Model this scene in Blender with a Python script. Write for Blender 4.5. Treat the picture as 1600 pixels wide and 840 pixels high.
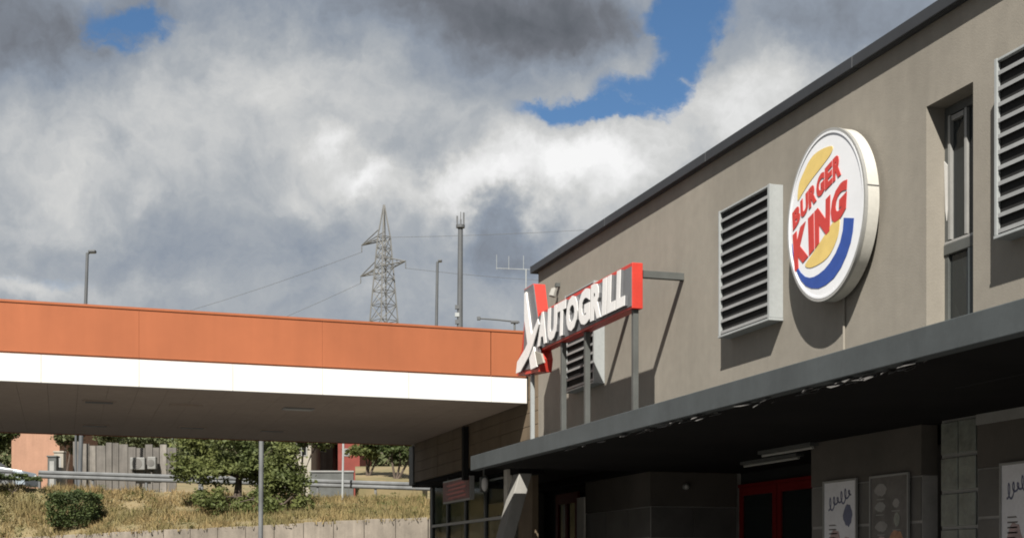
import bpy, bmesh, math, random
from mathutils import Vector, Matrix
random.seed(7)
for o in list(bpy.data.objects): bpy.data.objects.remove(o)
SC = bpy.context.scene
C = SC.collection

# ------------------------------------------------------------------ camera
F = 2250.0                      # focal length in photo pixels (photo 1600 px wide)
TH = math.atan(703.0/F)         # the facade (world +Y) runs this far left of the view axis
EYE = 1.6
FW = Vector((math.sin(TH), math.cos(TH), 0)); RT = Vector((math.cos(TH), -math.sin(TH), 0))
cd = bpy.data.cameras.new('camera'); cam = bpy.data.objects.new('camera', cd); C.objects.link(cam)
cam.location = (0, 0, EYE); cam.rotation_euler = (math.pi/2, 0, -TH)
cd.sensor_width = 36; cd.lens = 36*F/1600; cd.shift_y = (895-420)/1600
cd.clip_start = 0.1; cd.clip_end = 6000
SC.camera = cam

SC.render.filter_size = 1.9
try: SC.cycles.filter_width = 1.9
except Exception: pass
# ------------------------------------------------------------------ light
SUN_TRAVEL = Vector((0.557, 0.95, -1.09)).normalized()
EXPO = 1.1
sd = bpy.data.lights.new('sun', 'SUN'); sd.energy = 5.0; sd.angle = math.radians(0.5); sd.color = (1, .95, .87)
sun = bpy.data.objects.new('sun', sd); C.objects.link(sun); sun.location = (-20, -30, 40)
sun.rotation_euler = SUN_TRAVEL.to_track_quat('-Z', 'Y').to_euler()
SC.view_settings.view_transform = 'Standard'; SC.view_settings.look = 'None'
SC.view_settings.exposure = EXPO; SC.view_settings.gamma = 1; SC.view_settings.use_curve_mapping = False

W = bpy.data.worlds.new('World'); SC.world = W; W.use_nodes = True
nt = W.node_tree; N = nt.nodes; L = nt.links; N.clear()
def nd(t, **kw):
    n = N.new(t)
    for k, v in kw.items(): setattr(n, k, v)
    return n
def val(x):
    return x
def mth(op, a, b=None, clamp=False):
    n = N.new('ShaderNodeMath'); n.operation = op; n.use_clamp = clamp
    for i, x in enumerate((a, b)):
        if x is None: continue
        if isinstance(x, (int, float)): n.inputs[i].default_value = x
        else: L.new(x, n.inputs[i])
    return n.outputs[0]
def vmth(op, a, b=None, sc=None):
    n = N.new('ShaderNodeVectorMath'); n.operation = op
    for i, x in enumerate((a, b)):
        if x is None: continue
        if isinstance(x, (tuple, list, Vector)): n.inputs[i].default_value = x
        else: L.new(x, n.inputs[i])
    if sc is not None: n.inputs['Scale'].default_value = sc
    return n.outputs['Value'] if op in ('DOT_PRODUCT', 'LENGTH') else n.outputs['Vector']
def noise(vec, scale, detail, rough=.5, col=False):
    n = N.new('ShaderNodeTexNoise'); n.inputs['Scale'].default_value = scale
    n.inputs['Detail'].default_value = detail; n.inputs['Roughness'].default_value = rough
    L.new(vec, n.inputs['Vector']); return n.outputs['Color' if col else 'Fac']
sky = nd('ShaderNodeTexSky'); sky.sky_type = 'NISHITA'; sky.sun_disc = False
to_sun = -SUN_TRAVEL
sky.sun_elevation = math.asin(to_sun.z); sky.sun_rotation = math.atan2(to_sun.x, to_sun.y)
sky.altitude = 600; sky.air_density = .9; sky.dust_density = .05; sky.ozone_density = 1.8
tc = nd('ShaderNodeTexCoord'); D = tc.outputs['Generated']
# cloud layer: billows warped by noise; centres are directions in the sky
wv = vmth('SUBTRACT', noise(D, 9, 6, .58, True), (.5, .5, .5))
Dw = vmth('ADD', D, vmth('SCALE', wv, sc=.085))
wv2 = vmth('SUBTRACT', noise(D, 30, 5, .6, True), (.5, .5, .5))
Dw2 = vmth('ADD', Dw, vmth('SCALE', wv2, sc=.03))
U = vmth('DOT_PRODUCT', Dw2, RT); V = vmth('DOT_PRODUCT', Dw2, (0, 0, 1))
def blob(x, y, rx, ry, amp, sharp=1.0):
    v = Vector(((x-800)/F, (895-y)/F, 1)); l = v.length
    a = mth('MULTIPLY', mth('SUBTRACT', U, v.x/l), F/rx*l); b = mth('MULTIPLY', mth('SUBTRACT', V, v.y/l), F/ry*l)
    q = mth('ADD', mth('MULTIPLY', a, a), mth('MULTIPLY', b, b))
    if sharp != 1.0: q = mth('POWER', q, sharp)
    return mth('MULTIPLY', mth('POWER', 2.71828, mth('MULTIPLY', q, -1.0)), amp)
def total(lst, base):
    s = base
    for b in lst: s = mth('ADD', s, b)
    return s
SHADE = [  # lighter (+) and darker (-) masses of cloud
 (60, 270, 190, 120, .16), (290, 170, 200, 130, .17), (520, 110, 190, 110, .15), (130, 330, 160, 70, .05),
 (700, 30, 220, 80, -.36), (20, 30, 180, 80, -.34), (330, 0, 160, 45, -.16), (900, 20, 120, 60, -.22),
 (300, 400, 240, 45, -.10), (480, 340, 110, 50, -.05), (90, 425, 90, 25, -.06), (650, 190, 200, 70, .04),
 (1000, 90, 50, 45, .14), (900, 110, 90, 60, .06), (880, 268, 120, 48, .42), (1120, 190, 130, 70, .33), (960, 320, 80, 55, .34),
 (1240, 120, 100, 60, .25), (1300, 30, 160, 55, -.16), (805, 362, 84, 46, -.17, 2.6), (790, 430, 120, 40, -.05), (640, 320, 70, 28, .20),
 (520, 235, 40, 26, .24), (545, 290, 45, 24, .22), (455, 305, 30, 26, .18), (235, 315, 26, 26, .14), (760, 300, 80, 30, .28), (30, 455, 60, 20, .22), (620, 440, 200, 45, .10), (240, 470, 150, 28, .10), (590, 290, 30, 20, .18), (690, 310, 40, 22, .12),
]
n_big = noise(Dw, 7, 7, .55); n_fine = noise(Dw2, 22, 6, .6)
B = total([blob(*s) for s in SHADE], .495)
B = mth('ADD', B, mth('MULTIPLY', mth('SUBTRACT', n_big, .5), .34))
B = mth('ADD', B, mth('MULTIPLY', mth('SUBTRACT', n_fine, .5), .24))
bil = mth('SUBTRACT', .17, mth('ABSOLUTE', mth('MULTIPLY', mth('SUBTRACT', noise(Dw, 15, 5, .6), .5), 2.0)))
B = mth('ADD', B, mth('MULTIPLY', bil, .32))
cr = nd('ShaderNodeValToRGB'); e = cr.color_ramp
e.elements[0].position = 0.0; e.elements[0].color = (.10, .112, .13, 1)
e.elements[1].position = 1.0; e.elements[1].color = (.93, .93, .93, 1)
for p, c in ((.2, (.165, .178, .205, 1)), (.42, (.275, .315, .375, 1)), (.58, (.40, .428, .46, 1)), (.78, (.63, .635, .63, 1))):
    q = e.elements.new(p); q.color = c
L.new(B, cr.inputs[0])
GAPS = [(190, 45, 62, 42, 1.0), (240, 20, 40, 22, .7), (1075, 65, 50, 62, 1.15), (1085, 10, 60, 26, .6), (1000, 150, 70, 40, 1.05), (895, 187, 88, 26, 1.15), (1020, 20, 40, 20, .35), (50, 440, 120, 16, .25)]
M = total([blob(*g, 1.4) for g in GAPS], .0)
M = mth('ADD', M, mth('MULTIPLY', mth('SUBTRACT', n_fine, .5), .9))
wisp = noise(vmth('MULTIPLY', Dw2, (1, 1, 2.2)), 16, 8, .65)
M = mth('SUBTRACT', M, mth('MULTIPLY', mth('MAXIMUM', mth('SUBTRACT', wisp, .50), 0.0), 2.6))
far = mth('MULTIPLY', mth('SUBTRACT', noise(D, 3.1, 3, .5), .66), 4.0, )
M = mth('ADD', M, mth('MAXIMUM', far, 0.0))
mr = nd('ShaderNodeMapRange'); mr.interpolation_type = 'SMOOTHSTEP'
mr.inputs['From Min'].default_value = .14; mr.inputs['From Max'].default_value = .92; L.new(M, mr.inputs['Value'])
cl = vmth('SCALE', cr.outputs['Color'], sc=10.0/2**EXPO)
mx = nd('ShaderNodeMix'); mx.data_type = 'RGBA'; L.new(mr.outputs['Result'], mx.inputs['Factor'])
L.new(cl, mx.inputs[6]); L.new(vmth('MULTIPLY', sky.outputs['Color'], (.33, .42, .47)), mx.inputs[7])
bg = nd('ShaderNodeBackground'); bg.inputs['Strength'].default_value = .1; L.new(mx.outputs[2], bg.inputs['Color'])
ow = nd('ShaderNodeOutputWorld'); L.new(bg.outputs[0], ow.inputs['Surface'])

# ------------------------------------------------------------------ helpers
UZ = math.cos(TH); UX = -math.sin(TH)
def on(x, y, X):
    """photo pixel -> point on the vertical plane world X = const (planes parallel to the facade)"""
    Dp = X/UZ; s = (F*Dp/(x-97.0) + X*UX)/UZ
    return Vector((X, s, EYE + (895-y)/(x-97.0)*Dp))
def ony(x, y, Y):
    """photo pixel -> point on the vertical plane world Y = const"""
    d = FW+RT*((x-800)/F); t = Y/d.y
    return Vector((d.x*t, Y, EYE+(895-y)/F*t))
def cf(x, y, zc):
    """photo pixel -> point at depth zc along the view axis"""
    return FW*zc + RT*((x-800)/F*zc) + Vector((0, 0, EYE + (895-y)/F*zc))
def fr(q, t, z):
    """lateral, depth, height in the view-aligned ground frame"""
    return FW*t + RT*q + Vector((0, 0, z))

class MB:
    def __init__(s): s.v = []; s.f = []
    def add(s, vs, fs):
        b = len(s.v); s.v += [tuple(v) for v in vs]; s.f += [tuple(i+b for i in f) for f in fs]; return s
    def box(s, a, b):
        x0, y0, z0 = [min(p, q) for p, q in zip(a, b)]; x1, y1, z1 = [max(p, q) for p, q in zip(a, b)]
        return s.add([(x0,y0,z0),(x1,y0,z0),(x1,y1,z0),(x0,y1,z0),(x0,y0,z1),(x1,y0,z1),(x1,y1,z1),(x0,y1,z1)],
            [(0,3,2,1),(4,5,6,7),(0,1,5,4),(1,2,6,5),(2,3,7,6),(3,0,4,7)])
    def obox(s, c, ax, ay, az):
        """box around c with half-extent vectors"""
        c = Vector(c); vs = [c+ax*i+ay*j+az*k for k in (-1,1) for (i,j) in ((-1,-1),(1,-1),(1,1),(-1,1))]
        return s.add(vs, [(0,3,2,1),(4,5,6,7),(0,1,5,4),(1,2,6,5),(2,3,7,6),(3,0,4,7)])
    def bar(s, p, q, w, h=None, up=Vector((0,0,1))):
        p = Vector(p); q = Vector(q); d = (q-p).normalized()
        if abs(d.dot(up)) > .95: up = Vector((0,1,0))
        r = d.cross(up).normalized(); u = r.cross(d)
        return s.obox((p+q)/2, r*(w/2), (q-p)/2, u*((h or w)/2))
    def tube(s, pts, rad, n=8, cap=True):
        rings = []; pts = [Vector(p) for p in pts]
        for i, p in enumerate(pts):
            d = (pts[min(i+1, len(pts)-1)]-pts[max(i-1, 0)]).normalized()
            up = Vector((0,0,1)) if abs(d.z) < .9 else Vector((1,0,0))
            a = d.cross(up).normalized(); b = a.cross(d)
            r = rad[i] if isinstance(rad, (list, tuple)) else rad
            rings.append([p+a*(r*math.cos(t))+b*(r*math.sin(t)) for t in [2*math.pi*k/n for k in range(n)]])
        vs = [v for r in rings for v in r]; fs = []
        for i in range(len(rings)-1):
            for k in range(n): fs.append((i*n+k, i*n+(k+1)%n, (i+1)*n+(k+1)%n, (i+1)*n+k))
        if cap: fs += [tuple(range(n-1,-1,-1)), tuple((len(rings)-1)*n+k for k in range(n))]
        return s.add(vs, fs)
    def prism(s, poly, off):
        """closed polygon (list of Vectors) extruded by off"""
        n = len(poly); off = Vector(off); vs = [Vector(p) for p in poly]+[Vector(p)+off for p in poly]
        fs = [tuple(range(n)), tuple(range(2*n-1, n-1, -1))]+[(i, i+n, (i+1)%n+n, (i+1)%n) for i in range(n)]
        return s.add(vs, fs)
    def mesh(s, name, m):
        me = bpy.data.meshes.new(name); me.from_pydata(s.v, [], s.f); me.materials.append(m)
        bm = bmesh.new(); bm.from_mesh(me); bmesh.ops.recalc_face_normals(bm, faces=bm.faces); bm.to_mesh(me); bm.free()
        return me
    def build(s, name, m, parent=None, bevel=0, smooth=False):
        me = s.mesh(name, m)
        if smooth:
            for p in me.polygons: p.use_smooth = True
            try: me.set_sharp_from_angle(angle=math.radians(40))
            except Exception: pass
        return link(name, me, parent, bevel)
def link(name, me, parent=None, bevel=0, loc=None):
    o = bpy.data.objects.new(name, me); C.objects.link(o)
    if loc is not None: o.location = loc
    if parent is not None:
        o.parent = parent
        if parent.type == 'EMPTY': o.matrix_parent_inverse = Matrix.Translation(-Vector(parent.location))
    if bevel:
        b = o.modifiers.new('bevel', 'BEVEL'); b.width = bevel; b.segments = 2; b.limit_method = 'ANGLE'
    return o
def tag(o, label, cat, group=None):
    o['label'] = label; o['category'] = cat
    if group: o['group'] = group
    return o
def thing(name, label, cat, loc, group=None):
    o = bpy.data.objects.new(name, None); C.objects.link(o); o.location = loc; o.empty_display_size = .2
    return tag(o, label, cat, group)
def struct(o, kind='structure'):
    o['kind'] = kind; return o

# ------------------------------------------------------------------ materials
def mat(name, col, rough=.7, var=.12, scale=3.0, col2=None, bump=0.0, bscale=40, metal=0.0, streak=0.0, spec=.4, fine=.06, trans=0.0):
    m = bpy.data.materials.new(name); m.use_nodes = True; t = m.node_tree; n = t.nodes; l = t.links
    p = n['Principled BSDF']; p.inputs['Roughness'].default_value = rough; p.inputs['Metallic'].default_value = metal
    p.inputs['Specular IOR Level'].default_value = spec
    g = n.new('ShaderNodeNewGeometry')
    def nz(sc, det, vec=None, ro=.6):
        k = n.new('ShaderNodeTexNoise'); k.inputs['Scale'].default_value = sc; k.inputs['Detail'].default_value = det; k.inputs['Roughness'].default_value = ro
        l.new(vec or g.outputs['Position'], k.inputs['Vector']); return k.outputs['Fac']
    mixn = n.new('ShaderNodeMix'); mixn.data_type = 'RGBA'
    c2 = col2 or tuple(c*(1-2.2*var) for c in col)
    mixn.inputs[6].default_value = (*col, 1); mixn.inputs[7].default_value = (*c2, 1)
    ramp = n.new('ShaderNodeMapRange'); ramp.inputs['From Min'].default_value = .35; ramp.inputs['From Max'].default_value = .7
    l.new(nz(scale, 5), ramp.inputs['Value']); l.new(ramp.outputs[0], mixn.inputs['Factor'])
    out = mixn.outputs[2]
    def mult(fac, amt):
        nonlocal out
        r = n.new('ShaderNodeMapRange'); r.inputs['From Min'].default_value = .3; r.inputs['From Max'].default_value = .7
        r.inputs['To Min'].default_value = 1-amt; r.inputs['To Max'].default_value = 1+amt*.6; l.new(fac, r.inputs['Value'])
        v = n.new('ShaderNodeVectorMath'); v.operation = 'SCALE'; l.new(out, v.inputs[0]); l.new(r.outputs[0], v.inputs['Scale']); out = v.outputs[0]
    if fine: mult(nz(scale*14, 3), fine)
    if streak:
        mp = n.new('ShaderNodeMapping'); mp.inputs['Scale'].default_value = (5, 5, .35); l.new(g.outputs['Position'], mp.inputs['Vector'])
        mult(nz(1.0, 5, mp.outputs[0]), streak)
    l.new(out, p.inputs['Base Color'])
    if bump:
        b = n.new('ShaderNodeBump'); b.inputs['Strength'].default_value = bump; b.inputs['Distance'].default_value = .02
        l.new(nz(bscale, 4), b.inputs['Height']); l.new(b.outputs[0], p.inputs['Normal'])
    if trans:
        p.inputs['Subsurface Weight'].default_value = 0
        tr = n.new('ShaderNodeBsdfTranslucent'); l.new(out, tr.inputs['Color']); ms = n.new('ShaderNodeMixShader'); ms.inputs[0].default_value = trans
        l.new(p.outputs[0], ms.inputs[1]); l.new(tr.outputs[0], ms.inputs[2]); l.new(ms.outputs[0], n['Material Output'].inputs['Surface'])
    return m
def glass(name, col, rough=.05, alpha=.35, spec=.5):
    m = bpy.data.materials.new(name); m.use_nodes = True; t = m.node_tree; n = t.nodes; l = t.links
    p = n['Principled BSDF']; p.inputs['Base Color'].default_value = (*col, 1); p.inputs['Roughness'].default_value = rough; p.inputs['IOR'].default_value = 1.5; p.inputs['Specular IOR Level'].default_value = spec
    tr = n.new('ShaderNodeBsdfTransparent'); tr.inputs['Color'].default_value = (*[min(1, c*4+.3) for c in col], 1)
    ms = n.new('ShaderNodeMixShader'); ms.inputs[0].default_value = 1-alpha
    l.new(p.outputs[0], ms.inputs[1]); l.new(tr.outputs[0], ms.inputs[2]); l.new(ms.outputs[0], n['Material Output'].inputs['Surface'])
    return m
K = dict(
 wall=mat('greige_render', (.212,.194,.163), .9, .08, .5, bump=.12, bscale=60, streak=.07),
 roofm=mat('dark_roof_metal', (.026,.028,.032), .6, .1, 2),
 ledge=mat('slate_paint', (.050,.058,.061), .8, .14, 1.2, streak=.10, bump=.05),
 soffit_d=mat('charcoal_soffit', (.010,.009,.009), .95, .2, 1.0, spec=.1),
 flake=mat('pale_paint_flakes', (.12,.115,.11), .9, .25, 8),
 greymetal=mat('light_grey_metal', (.27,.285,.285), .5, .06, 2, metal=.0, streak=.06),
 slat=mat('slat_metal', (.25,.255,.255), .5, .08, 3),
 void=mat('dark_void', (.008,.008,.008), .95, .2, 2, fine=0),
 steel=mat('grey_painted_steel', (.068,.072,.068), .6, .14, 3),
 orange=mat('orange_panel', (.292,.094,.041), .65, .07, .5, streak=.06, fine=.02, spec=.2),
 white=mat('white_panel', (.56,.555,.535), .55, .04, .6, streak=.05, fine=.02, spec=.2),
 soffit=mat('brown_grey_soffit', (.40,.325,.265), .85, .05, .5, streak=.04, spec=.15),
 board=mat('brown_board', (.15,.112,.072), .85, .14, 1.5, streak=.1),
 signred=mat('sign_red', (.42,.034,.022), .45, .08, 3),
 signgrey=mat('sign_grey_face', (.12,.122,.128), .45, .08, 3),
 signwhite=mat('sign_white', (.62,.61,.60), .45, .05, 3),
 discwhite=mat('disc_white', (.60,.61,.63), .4, .03, 2, fine=.02),
 rim=mat('cream_rim', (.45,.44,.40), .4, .06, 2, streak=.1),
 rimgrey=mat('grey_rim', (.24,.24,.23), .4, .08, 3),
 lred=mat('logo_red', (.44,.040,.032), .5, .06, 6),
 lyel=mat('logo_yellow', (.58,.43,.14), .5, .06, 6),
 lblue=mat('logo_blue', (.022,.062,.27), .5, .08, 6),
 tile=mat('dark_tile', (.105,.100,.092), .55, .2, 1.1),
 joint=mat('pale_joint', (.26,.25,.235), .8, .1, 4),
 band=mat('brown_band_panel', (.075,.066,.056), .7, .15, 1.0),
 reddoor=mat('dark_red_frame', (.13,.010,.010), .6, .1, 3, spec=.05),
 dglass=glass('dark_glass', (.02,.024,.024), .06, .6, .15),
 wglass=glass('window_glass', (.045,.05,.05), .04, .45),
 gblock=mat('green_glass_pane', (.17,.185,.165), .25, .2, 5, bump=.3, bscale=14),
 paper=mat('poster_paper', (.60,.60,.62), .5, .06, 2),
 ink=mat('poster_ink', (.12,.13,.20), .6, .1, 8),
 pink=mat('poster_pink', (.46,.34,.33), .6, .2, 3),
 tan=mat('poster_tan', (.40,.22,.13), .6, .2, 9),
 dpaper=mat('poster_dark', (.12,.112,.105), .5, .2, 5),
 frame=mat('aluminium_frame', (.22,.22,.21), .45, .08, 4),
 pale=mat('pale_post', (.60,.57,.50), .7, .1, 2, streak=.1),
 column=mat('white_column', (.25,.243,.225), .8, .12, 1.5, streak=.1),
 curtain=mat('white_curtain', (.50,.49,.47), .9, .08, 5),
 concrete=mat('concrete', (.21,.182,.148), .95, .2, .9, bump=.3, bscale=20, streak=.2),
 asphalt=mat('asphalt', (.085,.083,.080), .9, .15, 1.0, bump=.3, bscale=60),
 earth=mat('dry_earth', (.17,.13,.07), .95, .2, .5, col2=(.10,.09,.04), bump=.4, bscale=6),
 pave=mat('paving', (.16,.155,.145), .9, .12, 1.5),
 drygrass=mat('dry_grass', (.25,.175,.08), .9, .2, .38, col2=(.125,.115,.045), fine=.3, trans=.2),
 leaf=mat('green_leaf', (.125,.14,.040), .7, .3, .9, col2=(.060,.080,.022), fine=.35, trans=.3),
 leafd=mat('dark_leaf', (.054,.074,.016), .7, .3, 1.2, col2=(.026,.040,.010), fine=.35, trans=.25),
 olive=mat('olive_leaf', (.12,.135,.06), .7, .25, .9, col2=(.065,.08,.034), fine=.35, trans=.3),
 bark=mat('bark', (.085,.065,.05), .95, .2, 3, bump=.5, bscale=15),
 galv=mat('galvanised_steel', (.125,.13,.132), .65, .2, 1.5, metal=.1),
 darkpost=mat('dark_lamp_steel', (.075,.08,.085), .6, .12, 1),
 lattice=mat('pylon_steel', (.13,.13,.125), .6, .12, .5),
 wire=mat('cable', (.10,.105,.11), .6, .1, .2),
 plaster=mat('orange_plaster', (.29,.165,.112), .9, .08, .8, streak=.1),
 redwall=mat('red_wall', (.17,.035,.026), .85, .15, .9),
 greywall=mat('grey_fence_concrete', (.13,.12,.108), .95, .2, .7, streak=.3),
 fencelite=mat('fence_light', (.19,.175,.155), .95, .25, .9, streak=.35),
 cream=mat('cream_wall', (.27,.25,.21), .9, .12, .8, streak=.15),
 carpaint=mat('silver_blue_paint', (.24,.28,.31), .25, .05, 2, fine=.02, spec=.6),
 tyre=mat('tyre_rubber', (.02,.02,.02), .9, .1, 5),
 rooftile=mat('roof_tile', (.30,.13,.08), .9, .2, 3),
 lightoff=mat('opal_diffuser', (.30,.30,.28), .4, .05, 4),
 acm=mat('ac_casing', (.16,.16,.15), .5, .08, 2),
)

# ------------------------------------------------------------------ ground
def clampf(x, a, b): return max(a, min(b, x))
def t_wall(q): return 44 - (clampf(q, -26, -3.13)+3.13)*.52
def lerp_q(q, l, r):
    k = (clampf(q, -30, 2)+18.5)/15.37; return l+(r-l)*k
def z_wall(q): return lerp_q(q, 2.87, 3.30)
def z_road(q): return lerp_q(q, 4.86, 4.36)
TB = 55.0
def z_bank(q, t):
    k = (t-t_wall(q))/(TB-t_wall(q)); return z_wall(q)-.06+(z_road(q)-z_wall(q)+.06)*k
qs = [-3000, -800, -250, -100, -60, -40]+[-30+1.0*i for i in range(36)]+[8, 14, 25, 50, 120, 300, 900, 3000]
vs = []; rows = None
for q in qs:
    tw = t_wall(q)
    col = [(-400, 0), (-60, 0), (0, 0), (20, 0), (tw+.116, 0), (tw+.14, z_wall(q)-.06)]
    for i in range(1, 9): t = tw+(TB-tw)*i/8; col.append((t, z_bank(q, t)))
    zr = z_road(q)
    col += [(57, zr), (66, zr), (75, zr+.1), (110, zr+.4), (180, 15), (220, 22), (900, 26), (3500, 28)]
    rows = len(col)
    vs += [fr(q, t, z) for t, z in col]
fs = [(i*rows+j, (i+1)*rows+j, (i+1)*rows+j+1, i*rows+j+1) for i in range(len(qs)-1) for j in range(rows-1)]
struct(MB().add(vs, fs).build('ground', K['earth']))
fq = [-70, -40]+[-28+2*i for i in range(16)]+[10, 40, 70]; fv = []
for q in fq: fv += [fr(q, -60, .004), fr(q, t_wall(q)-.05, .004)]
struct(MB().add(fv, [(2*i, 2*i+2, 2*i+3, 2*i+1) for i in range(len(fq)-1)]).build('forecourt', K['asphalt']))
struct(MB().box((5.5,-6,-.1),(10.6,29.5,.12)).build('pavement', K['pave'], bevel=.02))
rv = []; rq = [-80,-60,-40]+[-30+2*i for i in range(20)]+[20,50]
for q in rq: rv += [fr(q, 56.6, z_road(q)+.02), fr(q, 64.0, z_road(q)+.02)]
struct(MB().add(rv, [(2*i, 2*i+2, 2*i+3, 2*i+1) for i in range(len(rq)-1)]).build('road', K['asphalt']))
lv = []
for q in rq: lv += [fr(q, 57.1, z_road(q)+.026), fr(q, 57.22, z_road(q)+.026)]
struct(MB().add(lv, [(2*i, 2*i+2, 2*i+3, 2*i+1) for i in range(len(rq)-1)]).build('road_edge_line', K['white']))

# ------------------------------------------------------------------ restaurant building
XW = 6.7      # upper wall plane
X1 = 5.9      # ledge front
X2 = 8.81     # ground-floor wall of the portico
YC = 20.14    # far corner of the upper storey
YN = 2.0      # near end of what is built
ZT = 6.135; ZL0 = EYE+1.551; ZL1 = EYE+1.77; ZS = ZL0+.05
building = thing('restaurant_building', 'long greige restaurant building with dark roof edge and slate grey ledge', 'building', (9, 14, 0))
def P(mb, name, m, bevel=0, parent=None, smooth=False): return mb.build(name, K[m], parent or building, bevel, smooth)
# upper wall with window opening
wy0, wy1 = 9.53, 10.16; wz1 = EYE+3.784; wz0 = 3.35
WT = .26
def wall_piece(y0, y1, z0, z1, mb): mb.box((XW, y0, z0), (XW+WT, y1, z1))
uw = MB(); wall_piece(YN, wy0, 3.26, 6.06, uw); wall_piece(wy1, YC, 3.26, 6.06, uw); wall_piece(wy0, wy1, wz1, 6.06, uw)
wall_piece(wy0, wy1, 3.26, wz0, uw)
upper = P(uw, 'upper_wall', 'wall')
P(MB().box((XW+WT+.002, YC-.25, 3.26), (17, YC, 6.06)), 'end_wall', 'wall')
P(MB().box((17.002, YN, 0), (17.25, 28.3, 6.06)), 'rear_wall', 'wall')
# roof with metal edge trim in lengths
rf = P(MB().box((XW-.02, YN-.05, 6.062), (17.3, YC+.05, 6.11)), 'roof', 'roofm')
yy = YC+.09; seg = 3.02
while yy > YN-1:
    y0 = max(yy-seg+.006, YN-.1)
    m = MB().box((XW-.085, y0, ZT-.105), (XW-.045, yy, ZT)).box((XW-.044, y0, ZT-.02), (XW+.25, yy, ZT)).box((XW-.044, y0, ZT-.105), (XW-.001, yy, ZT-.085))
    m.build('edge_trim', K['roofm'], rf, .006); yy -= seg
MB().box((XW-.085, YC+.092, ZT-.105), (17.3, YC+.13, ZT)).build('edge_trim', K['roofm'], rf)
# ledge (projecting concrete slab edge)
YLE = 20.99
lg = P(MB().box((X1, YN, ZL0), (X1+.12, YLE, ZL1)), 'ledge_fascia', 'ledge', .008)
P(MB().box((X1+.122, YN, ZL1-.06), (XW-.002, YLE, ZL1-.015)), 'ledge_top', 'ledge')
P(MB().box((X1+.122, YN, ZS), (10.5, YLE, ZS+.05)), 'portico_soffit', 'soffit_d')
fl = MB(); rr = random.Random(3)
for i in range(60):
    y = rr.choice([rr.uniform(9, 11.5), rr.uniform(9, 20), rr.uniform(11.5, 15), 13.8+rr.gauss(0, .7), 10.2+rr.gauss(0,.5)]); x = X1+.03+abs(rr.gauss(0, .07)); w = rr.choice((.03,.05,.08,.14,.22))*rr.uniform(.7,1.2); d = rr.uniform(.012, .06); a = rr.uniform(-.4,.4)
    c = Vector((x, y, (ZL0 if x < X1+.13 else ZS)-.012-rr.uniform(0,.03))); pts = []
    for k in range(6):
        t = 2*math.pi*k/6; r = rr.uniform(.5, 1.1); dx = math.cos(t)*d*r; dy = math.sin(t)*w*r
        pts.append(c+Vector((dx*math.cos(a)-dy*math.sin(a)*.3, dy, dx*.5+rr.uniform(-.01,.008))))
    fl.prism(pts, (0, 0, .003))
fo = P(fl, 'peeling_paint', 'flake'); fo['kind'] = 'stuff'
# wing under the station canopy: boards between trims
YE = 28.3; ZB = EYE+1.81; ZCAN = EYE+2.55
wing = P(MB().box((XW+.03, YC+.002, ZB), (XW+.3, YE, ZCAN+.95)), 'wing_wall', 'board')
nb = 5; bh = (ZCAN+.25-ZB)/nb
for i in range(nb):
    ys = [YC+.003, 22.05, 23.93, 26.1, YE-.34]
    for a, b in zip(ys[:-1], ys[1:]):
        j = rr.uniform(-.003, .003)
        MB().box((XW+j, a+.005, ZB+i*bh+.003), (XW+.028, b-.005, ZB+(i+1)*bh-.002)).build('board', K['board'], wing, .003)
P(MB().box((XW-.03, YE-.33, ZB-.04), (XW+.28, YE+.02, ZCAN-.012)), 'corner_trim', 'steel', .01)
P(MB().box((XW-.10, 23.93, ZB-.2), (XW-.004, 24.06, ZCAN-.02)), 'downpipe', 'void', .01)
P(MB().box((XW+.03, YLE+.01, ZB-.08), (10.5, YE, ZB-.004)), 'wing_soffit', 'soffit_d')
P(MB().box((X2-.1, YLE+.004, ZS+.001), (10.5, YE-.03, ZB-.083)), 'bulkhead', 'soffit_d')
P(MB().box((XW+.3, YE-.02, ZB), (17, YE+.2, ZCAN-.02)), 'wing_end_wall', 'wall')
P(MB().box((XW+.3, YC+.01, ZCAN-.06), (17, YE+.2, ZCAN-.02)), 'wing_roof', 'roofm')
# window in the upper wall
XG = XW+.17
win = P(MB().box((XG, wy0+.002, wz0), (XG+.06, wy0+.055, wz1-.002)).box((XG, wy1-.055, wz0), (XG+.06, wy1-.002, wz1-.002)).box((XG, wy0+.056, wz1-.075), (XG+.06, wy1-.056, wz1-.003)), 'window', 'steel', .004)
zt = on(1470, 393, XG).z
MB().box((XG-.012, wy0+.004, zt-.05), (XG+.05, wy1-.004, zt+.035)).build('transom', K['steel'], win, .006)
MB().box((XG-.006, wy0+.004, zt+.036), (XG+.04, wy1-.004, zt+.06)).build('rail', K['rimgrey'], win, .004)
MB().box((XG+.02, wy0+.056, zt+.062), (XG+.03, wy1-.056, wz1-.077)).build('pane', K['wglass'], win)
MB().box((XG+.02, wy0+.30, wz0), (XG+.03, wy1-.056, zt-.052)).build('pane', K['wglass'], win)
MB().box((XG-.01, wy0+.056, wz0), (XG+.05, wy0+.298, zt-.052)).build('panel', K['ledge'], win)
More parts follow.
